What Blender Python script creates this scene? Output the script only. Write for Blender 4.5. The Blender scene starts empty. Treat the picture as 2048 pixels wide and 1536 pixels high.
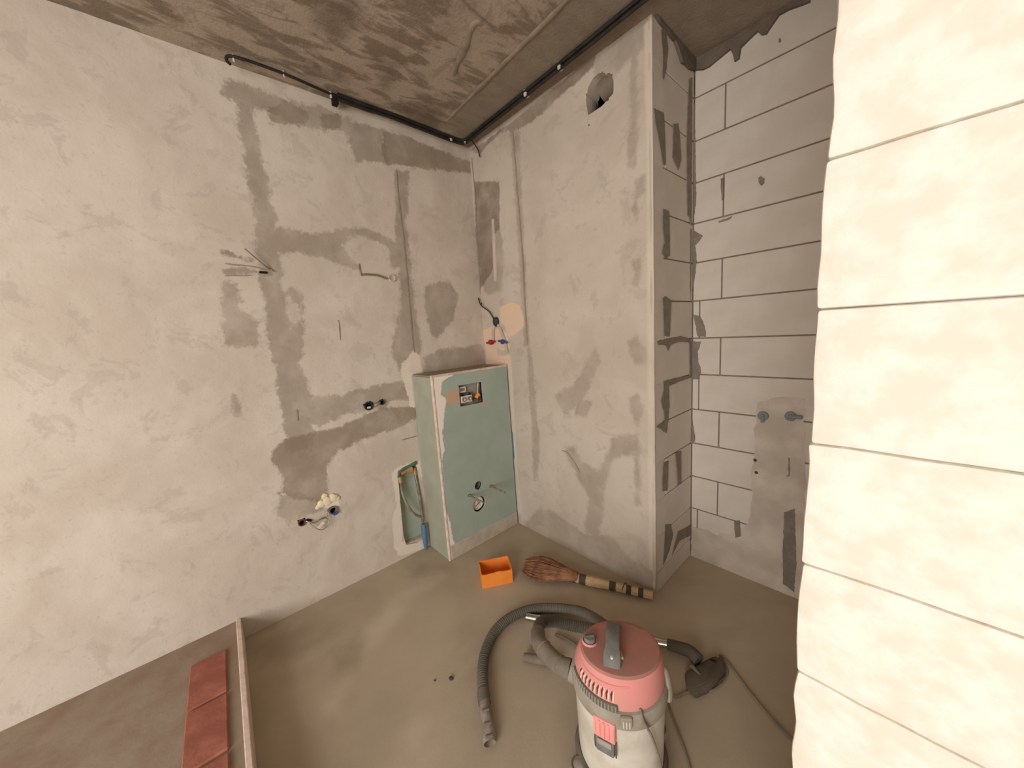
import bpy, bmesh, math, random
import numpy as np
from mathutils import Vector, Matrix, noise as mnoise
from mathutils.geometry import delaunay_2d_cdt

random.seed(7)
SC = bpy.context.scene
COL = SC.collection
PI = math.pi

# ------------------------------------------------------------------ camera
cam_data = bpy.data.cameras.new('camera')
cam = bpy.data.objects.new('camera', cam_data)
COL.objects.link(cam)
RIGHT = Vector((0.669334, 0.739974, -0.066556))
DOWN = Vector((0.065821, -0.14829, -0.986751))
FWD = Vector((-0.74004, 0.656086, -0.147962))
mw = Matrix.Identity(4)
for i in range(3):
    mw[i][0] = RIGHT[i]; mw[i][1] = -DOWN[i]; mw[i][2] = -FWD[i]
mw[0][3], mw[1][3], mw[2][3] = 2.11808, -1.62883, 1.41960
cam.matrix_world = mw
cam_data.sensor_fit = 'HORIZONTAL'
cam_data.sensor_width = 36.0
cam_data.lens = 712.803 / 2048 * 36.0
cam_data.clip_start = 0.02
SC.camera = cam

# ------------------------------------------------------------------ light
world = bpy.data.worlds.new('world')
SC.world = world
world.use_nodes = True
bg = world.node_tree.nodes['Background']
bg.inputs[0].default_value = (1.0, 0.94, 0.875, 1)
bg.inputs[1].default_value = 0.60

def area(name, loc, target, sx, sy, power, color):
    l = bpy.data.lights.new(name, 'AREA')
    l.shape = 'RECTANGLE'; l.size = sx; l.size_y = sy; l.energy = power; l.color = color
    o = bpy.data.objects.new(name, l); COL.objects.link(o)
    o.location = loc
    o.rotation_euler = (Vector(target) - Vector(loc)).to_track_quat('-Z', 'Y').to_euler()
    return o
# daylight from the window of the next room, behind the doorway the camera stands in
area('window_daylight', (2.65, -4.2, 1.35), (1.2, 0.0, 0.95), 1.8, 1.7, 100, (1.0, 0.98, 0.95))

SC.view_settings.view_transform = 'Standard'
SC.view_settings.look = 'None'
SC.view_settings.gamma = 1.0
SC.view_settings.exposure = 0.1
SC.view_settings.use_curve_mapping = False

# measured outlines in metres on their own planes (left wall: y,z; back wall: x,z; side: y,z; recess: x,z; floor, ceiling: x,y)
A_DARK=[[(-1.398,0.867),(-1.358,0.922),(-1.321,0.944),(-1.169,0.939),(-1.01,0.953),(-0.828,1.005),(-0.609,0.971),(-0.604,0.894),(-0.716,0.873),(-0.846,0.862),(-0.982,0.844),(-1.094,0.821),(-1.161,0.754),(-1.181,0.599),(-1.219,0.561),(-1.331,0.627),(-1.392,0.677),(-1.356,0.746),(-1.395,0.813)],[(-1.182,2.543),(-1.093,2.595),(-1.015,2.575),(-1.038,2.52),(-1.182,2.476)],[(-0.95,2.575),(-0.847,2.617),(-0.855,2.553),(-0.934,2.513)],[(-0.601,2.61),(-0.344,2.604),(-0.0,2.585),(0.015,2.524),(-0.359,2.47),(-0.607,2.439),(-0.626,2.529)],[(-1.455,1.78),(-1.359,1.79),(-1.278,1.779),(-1.279,1.769),(-1.36,1.776),(-1.458,1.764)],[(-1.443,1.862),(-1.343,1.833),(-1.354,1.823),(-1.445,1.849)]]
A_MID=[[(-1.298,2.536),(-1.248,2.564),(-1.241,2.342),(-1.228,2.076),(-1.236,1.793),(-1.238,1.548),(-1.217,1.29),(-1.184,1.152),(-1.202,0.964),(-1.229,0.859),(-1.329,0.887),(-1.322,1.019),(-1.322,1.176),(-1.323,1.403),(-1.326,1.741),(-1.297,2.153),(-1.304,2.368)],[(-1.25,1.992),(-1.143,1.994),(-1.03,1.979),(-0.897,2.031),(-0.773,2.042),(-0.584,1.979),(-0.562,1.833),(-0.648,1.843),(-0.664,1.971),(-0.778,2.003),(-0.874,2.002),(-0.935,1.943),(-0.913,1.906),(-0.848,1.83),(-0.922,1.838),(-1.043,1.876),(-1.134,1.898),(-1.256,1.875)],[(-0.564,2.408),(-0.484,2.412),(-0.531,2.102),(-0.536,1.774),(-0.53,1.527),(-0.519,1.319),(-0.674,1.223),(-0.708,1.351),(-0.607,1.651),(-0.597,2.007)],[(-1.462,1.735),(-1.426,1.714),(-1.428,1.6),(-1.373,1.552),(-1.37,1.432),(-1.505,1.442)],[(-1.336,2.594),(-1.24,2.614),(-1.124,2.595),(-0.944,2.621),(-0.796,2.608),(-0.772,2.489),(-0.831,2.543),(-1.051,2.507),(-1.194,2.528),(-1.308,2.533),(-1.344,2.541)],[(-0.798,2.595),(-0.601,2.61),(-0.621,2.444),(-0.783,2.405),(-0.811,2.491)],[(-0.443,1.731),(-0.249,1.78),(-0.199,1.687),(-0.257,1.519),(-0.408,1.392),(-0.449,1.524)],[(-0.494,1.284),(-0.378,1.323),(-0.039,1.33),(0.062,1.152),(-0.506,1.186)],[(-1.24,1.122),(-1.143,1.131),(-1.016,1.117),(-0.871,1.144),(-0.684,1.146),(-0.604,1.102),(-0.614,1.021),(-0.76,1.054),(-0.797,1.008),(-1.001,1.019),(-1.163,0.982),(-1.245,1.001)],[(-1.392,0.677),(-1.307,0.632),(-1.219,0.561),(-1.202,0.504),(-1.322,0.524),(-1.371,0.502),(-1.404,0.558)],[(-1.509,1.208),(-1.489,1.156),(-1.492,1.108),(-1.512,1.124)],[(-1.323,1.403),(-1.171,1.546),(-1.187,1.392),(-1.269,1.245)],[(-1.216,1.709),(-1.157,1.648),(-1.165,1.584),(-1.191,1.647)]]
A_PALE=[[(-0.628,1.275),(-0.578,1.324),(-0.536,1.297),(-0.532,1.206),(-0.572,1.172),(-0.601,1.101),(-0.604,0.98),(-0.628,0.985),(-0.637,1.091),(-0.664,1.197),(-0.66,1.259)],[(-0.803,0.593),(-0.758,0.611),(-0.616,0.601),(-0.605,0.475),(-0.622,0.551),(-0.736,0.571),(-0.767,0.531),(-0.797,0.114),(-0.652,0.063),(-0.603,-0.005),(-0.816,0.035),(-0.842,0.101),(-0.833,0.286),(-0.793,0.371)],[(-1.218,0.569),(-1.18,0.569),(-1.129,0.535),(-1.128,0.504),(-1.199,0.52)]]
B_DARK=[[(0.038,2.443),(0.287,2.362),(0.257,2.095),(0.185,2.064),(0.158,1.84),(-0.012,1.727),(-0.001,2.074)],[(0.01,2.661),(0.176,2.642),(0.466,2.648),(0.744,2.66),(0.987,2.683),(1.025,2.713),(1.023,2.646),(0.909,2.625),(0.804,2.619),(0.684,2.59),(0.504,2.591),(0.328,2.647),(0.117,2.604)]]
B_MID=[[(0.191,2.111),(0.257,2.095),(0.284,1.884),(0.233,1.697),(0.141,1.691),(0.083,1.681),(0.009,1.795)],[(0.425,2.597),(0.493,2.569),(0.474,1.968),(0.472,1.32),(0.434,1.321),(0.432,1.609),(0.433,2.066)],[(0.732,0.652),(0.792,0.697),(0.863,0.619),(0.984,0.588),(1.054,0.736),(1.071,0.811),(1.218,0.856),(1.202,0.754),(1.068,0.697),(1.015,0.537),(0.993,0.363),(0.952,0.173),(0.862,0.186),(0.907,0.396),(0.822,0.53)],[(1.214,2.599),(1.238,2.586),(1.238,2.308),(1.225,2.127),(1.196,2.138),(1.209,2.321)],[(1.237,2.059),(1.273,2.068),(1.267,2.007),(1.228,1.976),(1.234,1.887),(1.21,1.938)],[(1.213,1.712),(1.244,1.706),(1.237,1.593),(1.216,1.591)],[(1.18,1.322),(1.225,1.345),(1.263,1.284),(1.263,1.224),(1.21,1.215)],[(1.185,1.03),(1.229,1.065),(1.239,0.997),(1.219,0.904),(1.187,0.965)],[(1.223,2.671),(1.296,2.669),(1.306,2.622),(1.279,2.572),(1.237,2.567),(1.159,2.559),(1.12,2.529),(1.027,2.598),(1.03,2.681),(1.137,2.682)],[(0.461,0.855),(0.498,0.86),(0.513,0.691),(0.471,0.399),(0.442,0.391)],[(0.472,1.32),(0.495,1.158),(0.498,0.86),(0.451,0.853),(0.448,1.157)],[(0.32,0.017),(0.459,0.175),(0.578,0.217),(0.861,0.152),(1.055,0.216),(1.162,0.126),(1.299,0.134),(1.309,-0.006),(0.366,-0.051)],[(0.673,1.01),(0.831,1.083),(0.977,1.286),(1.007,1.232),(0.88,0.999),(0.745,0.893)],[(0.845,1.01),(0.932,0.99),(0.912,0.915),(0.822,0.903)],[(1.204,0.822),(1.22,0.825),(1.226,0.472),(1.203,0.465)]]  # outline along the floor is shade painted on the wall, the rest patches
B_PEACH=[[(0.215,1.578),(0.315,1.599),(0.401,1.577),(0.431,1.498),(0.431,1.444),(0.335,1.396),(0.283,1.384),(0.258,1.443),(0.206,1.497)],[(-0.002,1.431),(0.112,1.45),(0.214,1.421),(0.263,1.392),(0.275,1.306),(0.205,1.289),(0.126,1.325),(0.139,1.247),(0.269,1.241),(0.261,1.167),(0.017,1.148),(0.022,1.29)]]
B_PALE=[[(0.238,1.247),(0.28,1.248),(0.284,0.974),(0.27,0.458),(0.292,0.117),(0.255,0.072),(0.254,0.567),(0.252,1.079)],[(0.191,2.159),(0.206,2.155),(0.188,1.769),(0.172,1.772)],[(1.28,2.656),(1.309,2.666),(1.316,2.505),(1.291,0.13),(1.277,0.123),(1.288,2.166)]]
VENT=[(1.015,2.59),(1.048,2.595),(1.109,2.563),(1.125,2.525),(1.123,2.473),(1.059,2.448),(0.98,2.443),(0.97,2.515),(0.985,2.565)]
NICHE=[(-0.767,0.591),(-0.635,0.596),(-0.63,0.484),(-0.621,0.177),(-0.622,0.067),(-0.69,0.059),(-0.769,0.083),(-0.778,0.158)]
C_SMEAR=[[(0.076,2.656),(0.124,2.672),(0.144,2.616),(0.127,2.524),(0.101,2.469),(0.088,2.475),(0.095,2.557)],[(0.007,2.323),(0.1,2.336),(0.114,2.215),(0.116,2.125),(0.092,2.119),(0.058,2.2),(0.019,2.276)],[(0.194,2.317),(0.248,2.336),(0.272,2.258),(0.281,2.184),(0.249,2.131),(0.187,2.173),(0.194,2.237)],[(0.086,1.93),(0.149,1.927),(0.156,1.818),(0.155,1.726),(0.118,1.709),(0.074,1.732),(0.099,1.779),(0.082,1.854)],[(0.079,1.522),(0.109,1.532),(0.171,1.515),(0.162,1.432),(0.154,1.34),(0.092,1.344),(0.086,1.447)],[(0.026,1.324),(0.092,1.327),(0.186,1.331),(0.287,1.332),(0.412,1.309),(0.412,1.29),(0.27,1.304),(0.17,1.295),(0.138,1.267),(0.115,1.297),(0.033,1.307)],[(0.086,1.122),(0.22,1.119),(0.41,1.108),(0.41,1.095),(0.237,1.093),(0.145,1.088),(0.153,0.982),(0.137,0.925),(0.102,0.933),(0.059,1.029),(0.09,1.075)],[(0.082,1.064),(0.145,1.008),(0.137,0.912),(0.12,0.848),(0.013,0.907),(0.097,0.921),(0.092,0.981)],[(0.079,0.699),(0.136,0.693),(0.127,0.533),(0.07,0.55),(0.067,0.625)],[(0.221,0.712),(0.292,0.703),(0.294,0.515),(0.248,0.518),(0.239,0.617)],[(0.101,0.349),(0.168,0.324),(0.195,0.249),(0.151,0.176),(0.079,0.127),(0.092,0.238)],[(0.258,0.237),(0.44,0.201),(0.441,0.135),(0.277,0.175),(0.186,0.132),(0.222,0.193)],[(0.367,2.567),(0.406,2.594),(0.408,1.931),(0.359,1.945),(0.343,2.278)],[(0.358,2.016),(0.406,2.024),(0.408,1.898),(0.386,1.923)],[(0.393,1.295),(0.416,1.297),(0.419,1.094),(0.4,1.105)],[(0.398,1.882),(0.412,1.884),(0.412,1.517),(0.401,1.592)]]
C_TOP=[(0.013,2.694),(0.173,2.693),(0.442,2.678),(0.435,2.63),(0.358,2.613),(0.277,2.606),(0.202,2.657),(0.13,2.661),(0.05,2.669)]
D_SMEAR_SLOT=[[(1.302,2.611),(1.312,2.502),(1.318,2.301),(1.324,2.024),(1.314,1.935),(1.305,1.937)],[(1.307,1.885),(1.361,1.84),(1.34,1.816),(1.322,1.798),(1.33,1.716),(1.32,1.622),(1.307,1.563)],[(1.314,1.44),(1.351,1.429),(1.366,1.398),(1.382,1.336),(1.378,1.317),(1.338,1.322),(1.33,1.377)],[(1.307,1.296),(1.357,1.291),(1.339,1.236),(1.343,1.181),(1.358,1.134),(1.348,1.085),(1.308,1.083)],[(1.31,0.879),(1.324,0.788),(1.332,0.747),(1.324,0.712),(1.311,0.701)],[(1.438,2.09),(1.45,2.092),(1.452,1.992),(1.446,1.988)],[(1.431,1.893),(1.492,1.9),(1.486,1.889),(1.435,1.885)],[(1.598,2.042),(1.609,2.046),(1.622,2.031),(1.621,2.01),(1.609,2.002),(1.6,2.02)],[(1.655,2.576),(1.661,2.576),(1.666,2.566),(1.661,2.559),(1.656,2.565)],[(1.538,0.309),(1.565,0.324),(1.572,0.234),(1.547,0.216)],[(1.755,0.441),(1.796,0.471),(1.814,0.181),(1.811,0.03),(1.764,0.052),(1.757,0.24)],[(1.761,0.725),(1.767,0.727),(1.77,0.633),(1.754,0.627),(1.764,0.639)]]  # near the end a conduit slot, its recess shade painted as a flat patch
D_TOP=[(1.308,2.691),(1.532,2.687),(1.663,2.689),(1.757,2.689),(1.758,2.652),(1.726,2.652),(1.654,2.666),(1.625,2.635),(1.615,2.616),(1.591,2.627),(1.582,2.646),(1.561,2.639),(1.517,2.618),(1.506,2.577),(1.492,2.579),(1.473,2.637),(1.416,2.62),(1.352,2.614),(1.311,2.632)]
D_SKIM=[(1.317,0.185),(1.404,0.21),(1.45,0.193),(1.563,0.256),(1.614,0.358),(1.614,0.567),(1.615,0.776),(1.62,0.913),(1.633,0.988),(1.725,1.018),(1.811,1.02),(1.86,-0.118),(1.764,-0.046),(1.318,-0.04)]
A_CRACK=[[(-0.555,2.41),(-0.56,2.184),(-0.554,2.011),(-0.56,1.773),(-0.565,1.528),(-0.569,1.371),(-0.565,1.323)],[(-0.995,1.541),(-0.999,1.431)],[(-1.451,1.807),(-1.357,1.804),(-1.277,1.788)],[(-1.459,1.753),(-1.353,1.761)],[(-1.261,1.086),(-1.262,1.027)],[(-0.717,0.781),(-0.606,0.78)]]
B_CRACK_CORNER=[[(0.443,2.598),(0.449,2.379),(0.458,2.089),(0.463,1.851),(0.46,1.606),(0.462,1.32)],[(0.708,0.663),(0.752,0.657),(0.807,0.605),(0.842,0.551)],[(0.026,2.607),(0.032,2.397),(0.016,2.07),(0.009,1.795),(-0.022,1.512),(-0.019,1.439)]]  # last one is a dark line drawn down the wall corner
HOSE_FLOOR=[(1.095,-0.979),(1.01,-0.919),(0.945,-0.85),(0.896,-0.757),(0.888,-0.654),(0.923,-0.551),(0.99,-0.474),(1.074,-0.421),(1.161,-0.407)]
RIDGE=[(0.174,-0.287),(0.385,-0.299),(0.598,-0.308),(0.815,-0.318),(0.979,-0.325),(1.134,-0.332),(1.196,-0.335)]
LUMP=[(0.524,-0.469),(0.624,-0.498),(0.702,-0.518),(0.787,-0.551),(0.836,-0.556),(0.843,-0.535)]
CEIL_SMOOTH=[[(0.174,-0.287),(1.134,-0.332),(1.365,-0.335),(1.721,-0.232),(1.915,-0.057),(1.863,0.551),(1.317,0.428),(1.311,0.0),(-0.005,0.013)]]
CEIL_DARK=[[(0.544,-1.104),(0.654,-0.961),(0.496,-0.946),(0.381,-0.971),(0.425,-1.041)],[(0.52,-0.83),(0.594,-0.775),(0.361,-0.693),(0.231,-0.688),(0.405,-0.796)],[(0.203,-1.068),(0.256,-0.892),(0.188,-0.871),(0.128,-1.011)],[(0.201,-0.593),(0.268,-0.387),(0.083,-0.259),(-0.002,-0.334),(0.049,-0.492)],[(0.758,-0.679),(0.808,-0.651),(0.719,-0.607),(0.7,-0.633)],[(0.811,-0.754),(0.926,-0.603),(0.838,-0.612),(0.787,-0.697)]]
FLOOR_DARK=[[(0.423,-1.357),(0.38,-1.207),(0.463,-1.188),(0.57,-1.283),(0.544,-1.38)],[(0.073,-1.623),(0.079,-1.363),(0.31,-1.232),(0.319,-1.458),(0.256,-1.623)],[(0.143,-0.753),(0.274,-0.633),(0.326,-0.648),(0.206,-0.82)]]
FLOOR_PALE=[[(0.415,-1.194),(0.315,-0.995),(0.257,-0.712),(0.343,-0.694),(0.38,-0.908),(0.503,-1.13),(0.525,-1.223)],[(0.989,-1.277),(0.966,-1.207),(1.009,-1.189),(1.03,-1.259)],[(0.619,-1.448),(0.627,-1.354),(0.706,-1.415),(0.662,-1.458)]]
BOX_PALE=[[(-0.623,1.212),(-0.443,1.192),(-0.467,1.17),(-0.539,1.15),(-0.555,1.067),(-0.528,1.031),(-0.552,0.912),(-0.572,0.822),(-0.569,0.727),(-0.591,0.685),(-0.592,0.606),(-0.599,0.346),(-0.575,0.235),(-0.571,0.131),(-0.548,0.068),(-0.636,0.008)]]
BOX_PEACH=[[(-0.499,1.073),(-0.426,1.073),(-0.419,0.999),(-0.481,1.004),(-0.511,1.028)],[(-0.265,0.964),(-0.236,0.965),(-0.243,0.939),(-0.258,0.955)]]
CORD=[(1.588,-0.484),(1.614,-0.45),(1.631,-0.412)]
CORD2=[(1.667,-0.161),(1.691,-0.163),(1.756,-0.214),(1.837,-0.273),(1.897,-0.308),(1.935,-0.324),(1.976,-0.334)]

# ------------------------------------------------------------------ materials
def lin(r, g, b):
    f = lambda c: (c / 255 / 12.92) if c / 255 <= 0.04045 else ((c / 255 + 0.055) / 1.055) ** 2.4
    return (f(r), f(g), f(b), 1)

class NT:
    def __init__(self, name):
        self.m = bpy.data.materials.new(name); self.m.use_nodes = True
        self.t = self.m.node_tree; self.b = self.t.nodes['Principled BSDF']
    def n(self, typ, **kw):
        o = self.t.nodes.new(typ)
        for k, v in kw.items(): setattr(o, k, v)
        return o
    def l(self, a, b): self.t.links.new(a, b)
    def coords(self, scale=(1, 1, 1)):
        tc = self.n('ShaderNodeTexCoord'); mp = self.n('ShaderNodeMapping')
        mp.inputs['Scale'].default_value = scale
        self.l(tc.outputs['Object'], mp.inputs['Vector']); return mp.outputs[0]
    def noise(self, vec, scale, detail=4, rough=0.55, dist=0.0):
        o = self.n('ShaderNodeTexNoise')
        o.inputs['Scale'].default_value = scale; o.inputs['Detail'].default_value = detail
        o.inputs['Roughness'].default_value = rough; o.inputs['Distortion'].default_value = dist
        self.l(vec, o.inputs['Vector']); return o.outputs['Fac']
    def ramp(self, fac, a, b, lo=0.0, hi=1.0):
        o = self.n('ShaderNodeMapRange'); o.interpolation_type = 'SMOOTHSTEP'
        o.inputs['From Min'].default_value = a; o.inputs['From Max'].default_value = b
        o.inputs['To Min'].default_value = lo; o.inputs['To Max'].default_value = hi
        self.l(fac, o.inputs['Value']); return o.outputs[0]
    def math(self, op, a, b):
        o = self.n('ShaderNodeMath', operation=op)
        for i, x in enumerate((a, b)):
            if isinstance(x, (int, float)): o.inputs[i].default_value = x
            else: self.l(x, o.inputs[i])
        return o.outputs[0]
    def mix(self, fac, a, b):
        o = self.n('ShaderNodeMix', data_type='RGBA')
        for s, x in ((o.inputs[0], fac), (o.inputs[6], a), (o.inputs[7], b)):
            if isinstance(x, (int, float)): s.default_value = x
            elif isinstance(x, tuple): s.default_value = x
            else: self.l(x, s)
        return o.outputs[2]
    def bump(self, h, strength=0.3, dist=0.005):
        o = self.n('ShaderNodeBump'); o.inputs['Strength'].default_value = strength
        o.inputs['Distance'].default_value = dist
        self.l(h, o.inputs['Height']); self.l(o.outputs[0], self.b.inputs['Normal'])
    def done(self, col, rough=0.9, metal=0.0, spec=0.25):
        if isinstance(col, tuple): self.b.inputs['Base Color'].default_value = col
        else: self.l(col, self.b.inputs['Base Color'])
        self.b.inputs['Roughness'].default_value = rough
        self.b.inputs['Metallic'].default_value = metal
        self.b.inputs['Specular IOR Level'].default_value = spec
        return self.m

def simple(name, c1, c2=None, scale=12, rough=0.8, metal=0.0, spec=0.3, bump=0.0, bscale=120, stretch=(1, 1, 1)):
    k = NT(name); v = k.coords(stretch)
    c2 = c2 or tuple(max(0, x * 0.85) for x in c1)
    f = k.ramp(k.noise(v, scale, 5, 0.6), 0.35, 0.65)
    if bump: k.bump(k.noise(v, bscale, 3), bump, 0.003)
    return k.done(k.mix(f, lin(*c1), lin(*c2)), rough, metal, spec)

def stained(name, base1, base2, chans, scale=2.2, bump=0.35, stretch=(1, 1, 1), fine=True, rough=0.92, contrast=(0.35, 0.65)):
    """plaster or concrete whose stains, patches and painted shade come from distance attributes on the mesh"""
    k = NT(name); v = k.coords(stretch); v1 = k.coords()
    big = k.ramp(k.noise(v, scale, 6, 0.62, 0.4), *contrast)
    col = k.mix(big, lin(*base1), lin(*base2))
    n1 = k.math('ADD', k.math('MULTIPLY', k.noise(v1, 14, 6, 0.7, 0.5), 0.65), k.math('MULTIPLY', k.noise(v1, 60, 5, 0.75, 0.3), 0.35))
    n2 = k.noise(v1, 5, 5, 0.6)
    if fine:
        mo = k.ramp(k.noise(v1, 7, 7, 0.72, 0.6), 0.55, 0.60, 0, 0.30)
        col = k.mix(mo, col, tuple(x * 0.72 if i < 3 else 1 for i, x in enumerate(lin(*base2))))
        sp = k.ramp(k.noise(v1, 55, 4, 0.7), 0.56, 0.72, 0, 0.30)
        col = k.mix(sp, col, tuple(x * 0.62 if i < 3 else 1 for i, x in enumerate(lin(*base2))))
    for attr, c, amp, soft, strength, lo in chans:
        a = k.n('ShaderNodeAttribute', attribute_name=attr, attribute_type='GEOMETRY')
        d = k.math('ADD', k.math('ADD', a.outputs['Fac'], 0.006), k.math('MULTIPLY', k.math('SUBTRACT', n1, 0.5), amp))
        m = k.ramp(d, -soft, soft)
        m = k.math('MULTIPLY', m, k.ramp(n2, 0.3, 0.62, lo, 1.0))
        m = k.math('MULTIPLY', m, strength)
        col = k.mix(m, col, lin(*c))
    h = k.math('ADD', k.math('MULTIPLY', k.noise(v1, 90, 4, 0.6), 0.35), k.noise(v1, 9, 5, 0.6))
    k.bump(h, bump, 0.006)
    return k.done(col, rough, 0, 0.15)

PL1, PL2 = (216, 204, 190), (204, 190, 175)
M_wall_left = stained('plaster_left', PL1, PL2, [
    ('mid', (148, 133, 117), 0.14, 0.011, 0.70, 0.55), ('dark', (140, 123, 105), 0.12, 0.009, 0.80, 0.65),
    ('pale', (236, 222, 206), 0.07, 0.004, 0.95, 0.8)])
M_wall_back = stained('plaster_back', (203, 190, 175), (192, 178, 162), [
    ('mid', (142, 126, 110), 0.11, 0.014, 0.54, 0.45), ('dark', (126, 109, 92), 0.08, 0.008, 0.85, 0.5),
    ('pale', (214, 200, 183), 0.03, 0.008, 0.85, 0.5), ('peach', (228, 196, 168), 0.02, 0.006, 0.95, 0.9)])
M_ceiling = stained('concrete_ceiling', (172, 157, 141), (136, 121, 106), [
    ('dark', (110, 95, 80), 0.16, 0.05, 0.75, 0.2), ('pale', (142, 129, 114), 0.04, 0.03, 0.9, 0.8)],
    scale=5.0, stretch=(3.0, 1.0, 1), bump=0.9, contrast=(0.46, 0.58))
M_floor = stained('screed_floor', (188, 172, 150), (174, 158, 137), [
    ('dark', (152, 136, 119), 0.12, 0.06, 0.7, 0.3), ('pale', (208, 194, 174), 0.10, 0.05, 0.6, 0.2)],
    scale=1.6, bump=0.15, fine=False)
M_box_front = stained('green_board_front', (170, 181, 168), (161, 173, 160), [
    ('pale', (244, 231, 218), 0.07, 0.003, 1.0, 1.0), ('peach', (206, 166, 132), 0.012, 0.004, 0.9, 0.9)],
    scale=4, bump=0.05, fine=False, rough=0.75)
M_board_side = simple('green_board_dusty', (170, 170, 152), (160, 160, 142), 5, 0.85)
M_board_niche = simple('green_board_niche', (172, 182, 164), (156, 168, 150), 6, 0.8)
M_bead = simple('corner_filler_plaster', (226, 204, 190), (206, 186, 170), 30, 0.9, bump=0.3)
M_strip = simple('base_strip_plaster', (198, 184, 170), (182, 168, 153), 14, 0.9, bump=0.2)
M_block = simple('aerated_block', (212, 201, 189), (204, 192, 179), 5, 0.95, bump=0.25, bscale=160)
M_mortar = simple('joint_mortar', (136, 123, 110), (122, 110, 98), 20, 0.95)
M_smear_slot = simple('mortar_smear_slot_grey', (138, 127, 114), (126, 115, 103), 22, 0.95, bump=0.4, bscale=70)
M_fillet = simple('ceiling_fillet_mortar', (116, 104, 92), (104, 92, 81), 16, 0.95, bump=0.4, bscale=50)
M_top = simple('dusty_top_board', (158, 141, 125), (146, 129, 113), 8, 0.95)
M_skim = simple('plaster_skim', (208, 195, 180), (186, 172, 157), 5, 0.95, bump=0.3, bscale=40)
M_jamb = simple('white_block_plaster', (236, 230, 218), (226, 216, 200), 18, 0.95, bump=0.6, bscale=60)
M_shaft = simple('shaft_dark', (80, 68, 58), None, 5)
M_cable = simple('black_cable_rubber', (34, 31, 29), (48, 43, 39), 20, 0.6)
M_clip = simple('white_clip_plastic', (222, 212, 198), None, 10, 0.6)
M_orange = simple('orange_plastic', (244, 148, 62), (238, 138, 54), 6, 0.45, spec=0.4)
M_red = simple('dusty_red_plastic', (228, 144, 140), (210, 148, 138), 9, 0.8)
M_lid = simple('lid_dust_shade', (186, 124, 112), (170, 122, 108), 12, 0.9)  # darker than the head: dust plus top-side shading painted in
M_redbright = simple('red_clip_plastic', (240, 156, 148), (234, 164, 154), 12, 0.7)
M_tank = simple('dusty_tank_plastic', (214, 206, 192), (194, 185, 170), 9, 0.75)
M_rim = simple('dusty_grey_rim', (164, 156, 142), (146, 138, 124), 14, 0.75)
M_darkgrey = simple('dark_grey_plastic', (92, 84, 76), (112, 102, 92), 14, 0.75)
M_handle = simple('grey_handle_plastic', (126, 124, 118), (112, 109, 102), 30, 0.65, bump=0.3, bscale=200)
M_hose = simple('dusty_black_hose', (92, 85, 76), (110, 101, 90), 7, 0.7)
M_hosedust = simple('hose_end_dusty', (132, 120, 106), (116, 105, 92), 12, 0.85)
M_nozzle = simple('hose_nozzle_grey', (160, 148, 134), (122, 110, 98), 18, 0.7)
M_tool = simple('dusty_floor_tool', (84, 75, 63), (98, 87, 74), 9, 0.85)
M_chrome = simple('chrome_tube_steel', (205, 200, 192), (186, 180, 170), 5, 0.22, metal=1.0, spec=0.5)
M_steel = simple('dull_steel', (176, 165, 152), (146, 135, 122), 30, 0.45, metal=0.8)
M_cord = simple('grey_power_cord', (140, 128, 112), None, 20, 0.8)
M_bristle = simple('sorghum_bristle', (164, 118, 86), (128, 86, 62), 22, 0.8, stretch=(1, 1, 1))
M_stalk = simple('broom_stalk', (204, 174, 138), (188, 158, 122), 30, 0.75, bump=0.4, bscale=90)
M_band = simple('broom_binding', (88, 74, 60), (76, 64, 53), 20, 0.8)
M_wire = simple('broom_wire', (92, 104, 100), None, 20, 0.5, metal=0.3)
M_blue = simple('blue_sleeve_plastic', (96, 130, 162), (84, 116, 148), 14, 0.6)
M_bluecap = simple('blue_cap_plastic', (52, 92, 160), None, 14, 0.5)
M_redcap = simple('red_cap_plastic', (186, 46, 52), None, 14, 0.5)
M_dustblue = simple('dusty_blue_plug', (136, 142, 138), (122, 128, 126), 14, 0.8)
M_black = simple('dark_pipe_green', (58, 66, 60), (40, 44, 40), 30, 0.6)
M_hole = simple('hole_dark', (30, 27, 24), None, 20, 0.95)
M_brass = simple('brass_fitting', (214, 170, 116), (190, 148, 98), 20, 0.45, metal=0.4)
M_fitgreen = simple('green_fitting', (96, 120, 104), (80, 102, 88), 20, 0.6)
M_copper = simple('copper_rust', (150, 92, 70), (112, 70, 56), 30, 0.6, metal=0.3)
M_foam = simple('cream_foam', (240, 226, 192), (228, 212, 176), 20, 0.9, bump=0.6, bscale=60)
M_white = simple('white_plastic', (226, 218, 206), (212, 204, 190), 14, 0.5)
M_greyplate = simple('grey_plate', (166, 158, 148), (150, 142, 132), 14, 0.6)
M_brick = simple('red_brick', (178, 112, 94), (154, 92, 76), 10, 0.9, bump=0.5, bscale=70)
M_ledge = simple('ledge_mortar', (158, 142, 124), (148, 126, 108), 6, 0.95, bump=0.4, bscale=50)
M_duct = simple('grey_vent_duct', (132, 120, 106), (118, 106, 94), 9, 0.7)
M_greycap = simple('grey_cap_plastic', (130, 126, 120), None, 14, 0.6)
M_crumb = simple('dark_crumb', (84, 70, 56), None, 30, 0.9)

# ------------------------------------------------------------------ mesh helpers
def link(name, me, mat, parent=None):
    o = bpy.data.objects.new(name, me); COL.objects.link(o)
    if mat is not None and not me.materials: me.materials.append(mat)
    if parent is not None: o.parent = parent
    return o

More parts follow.
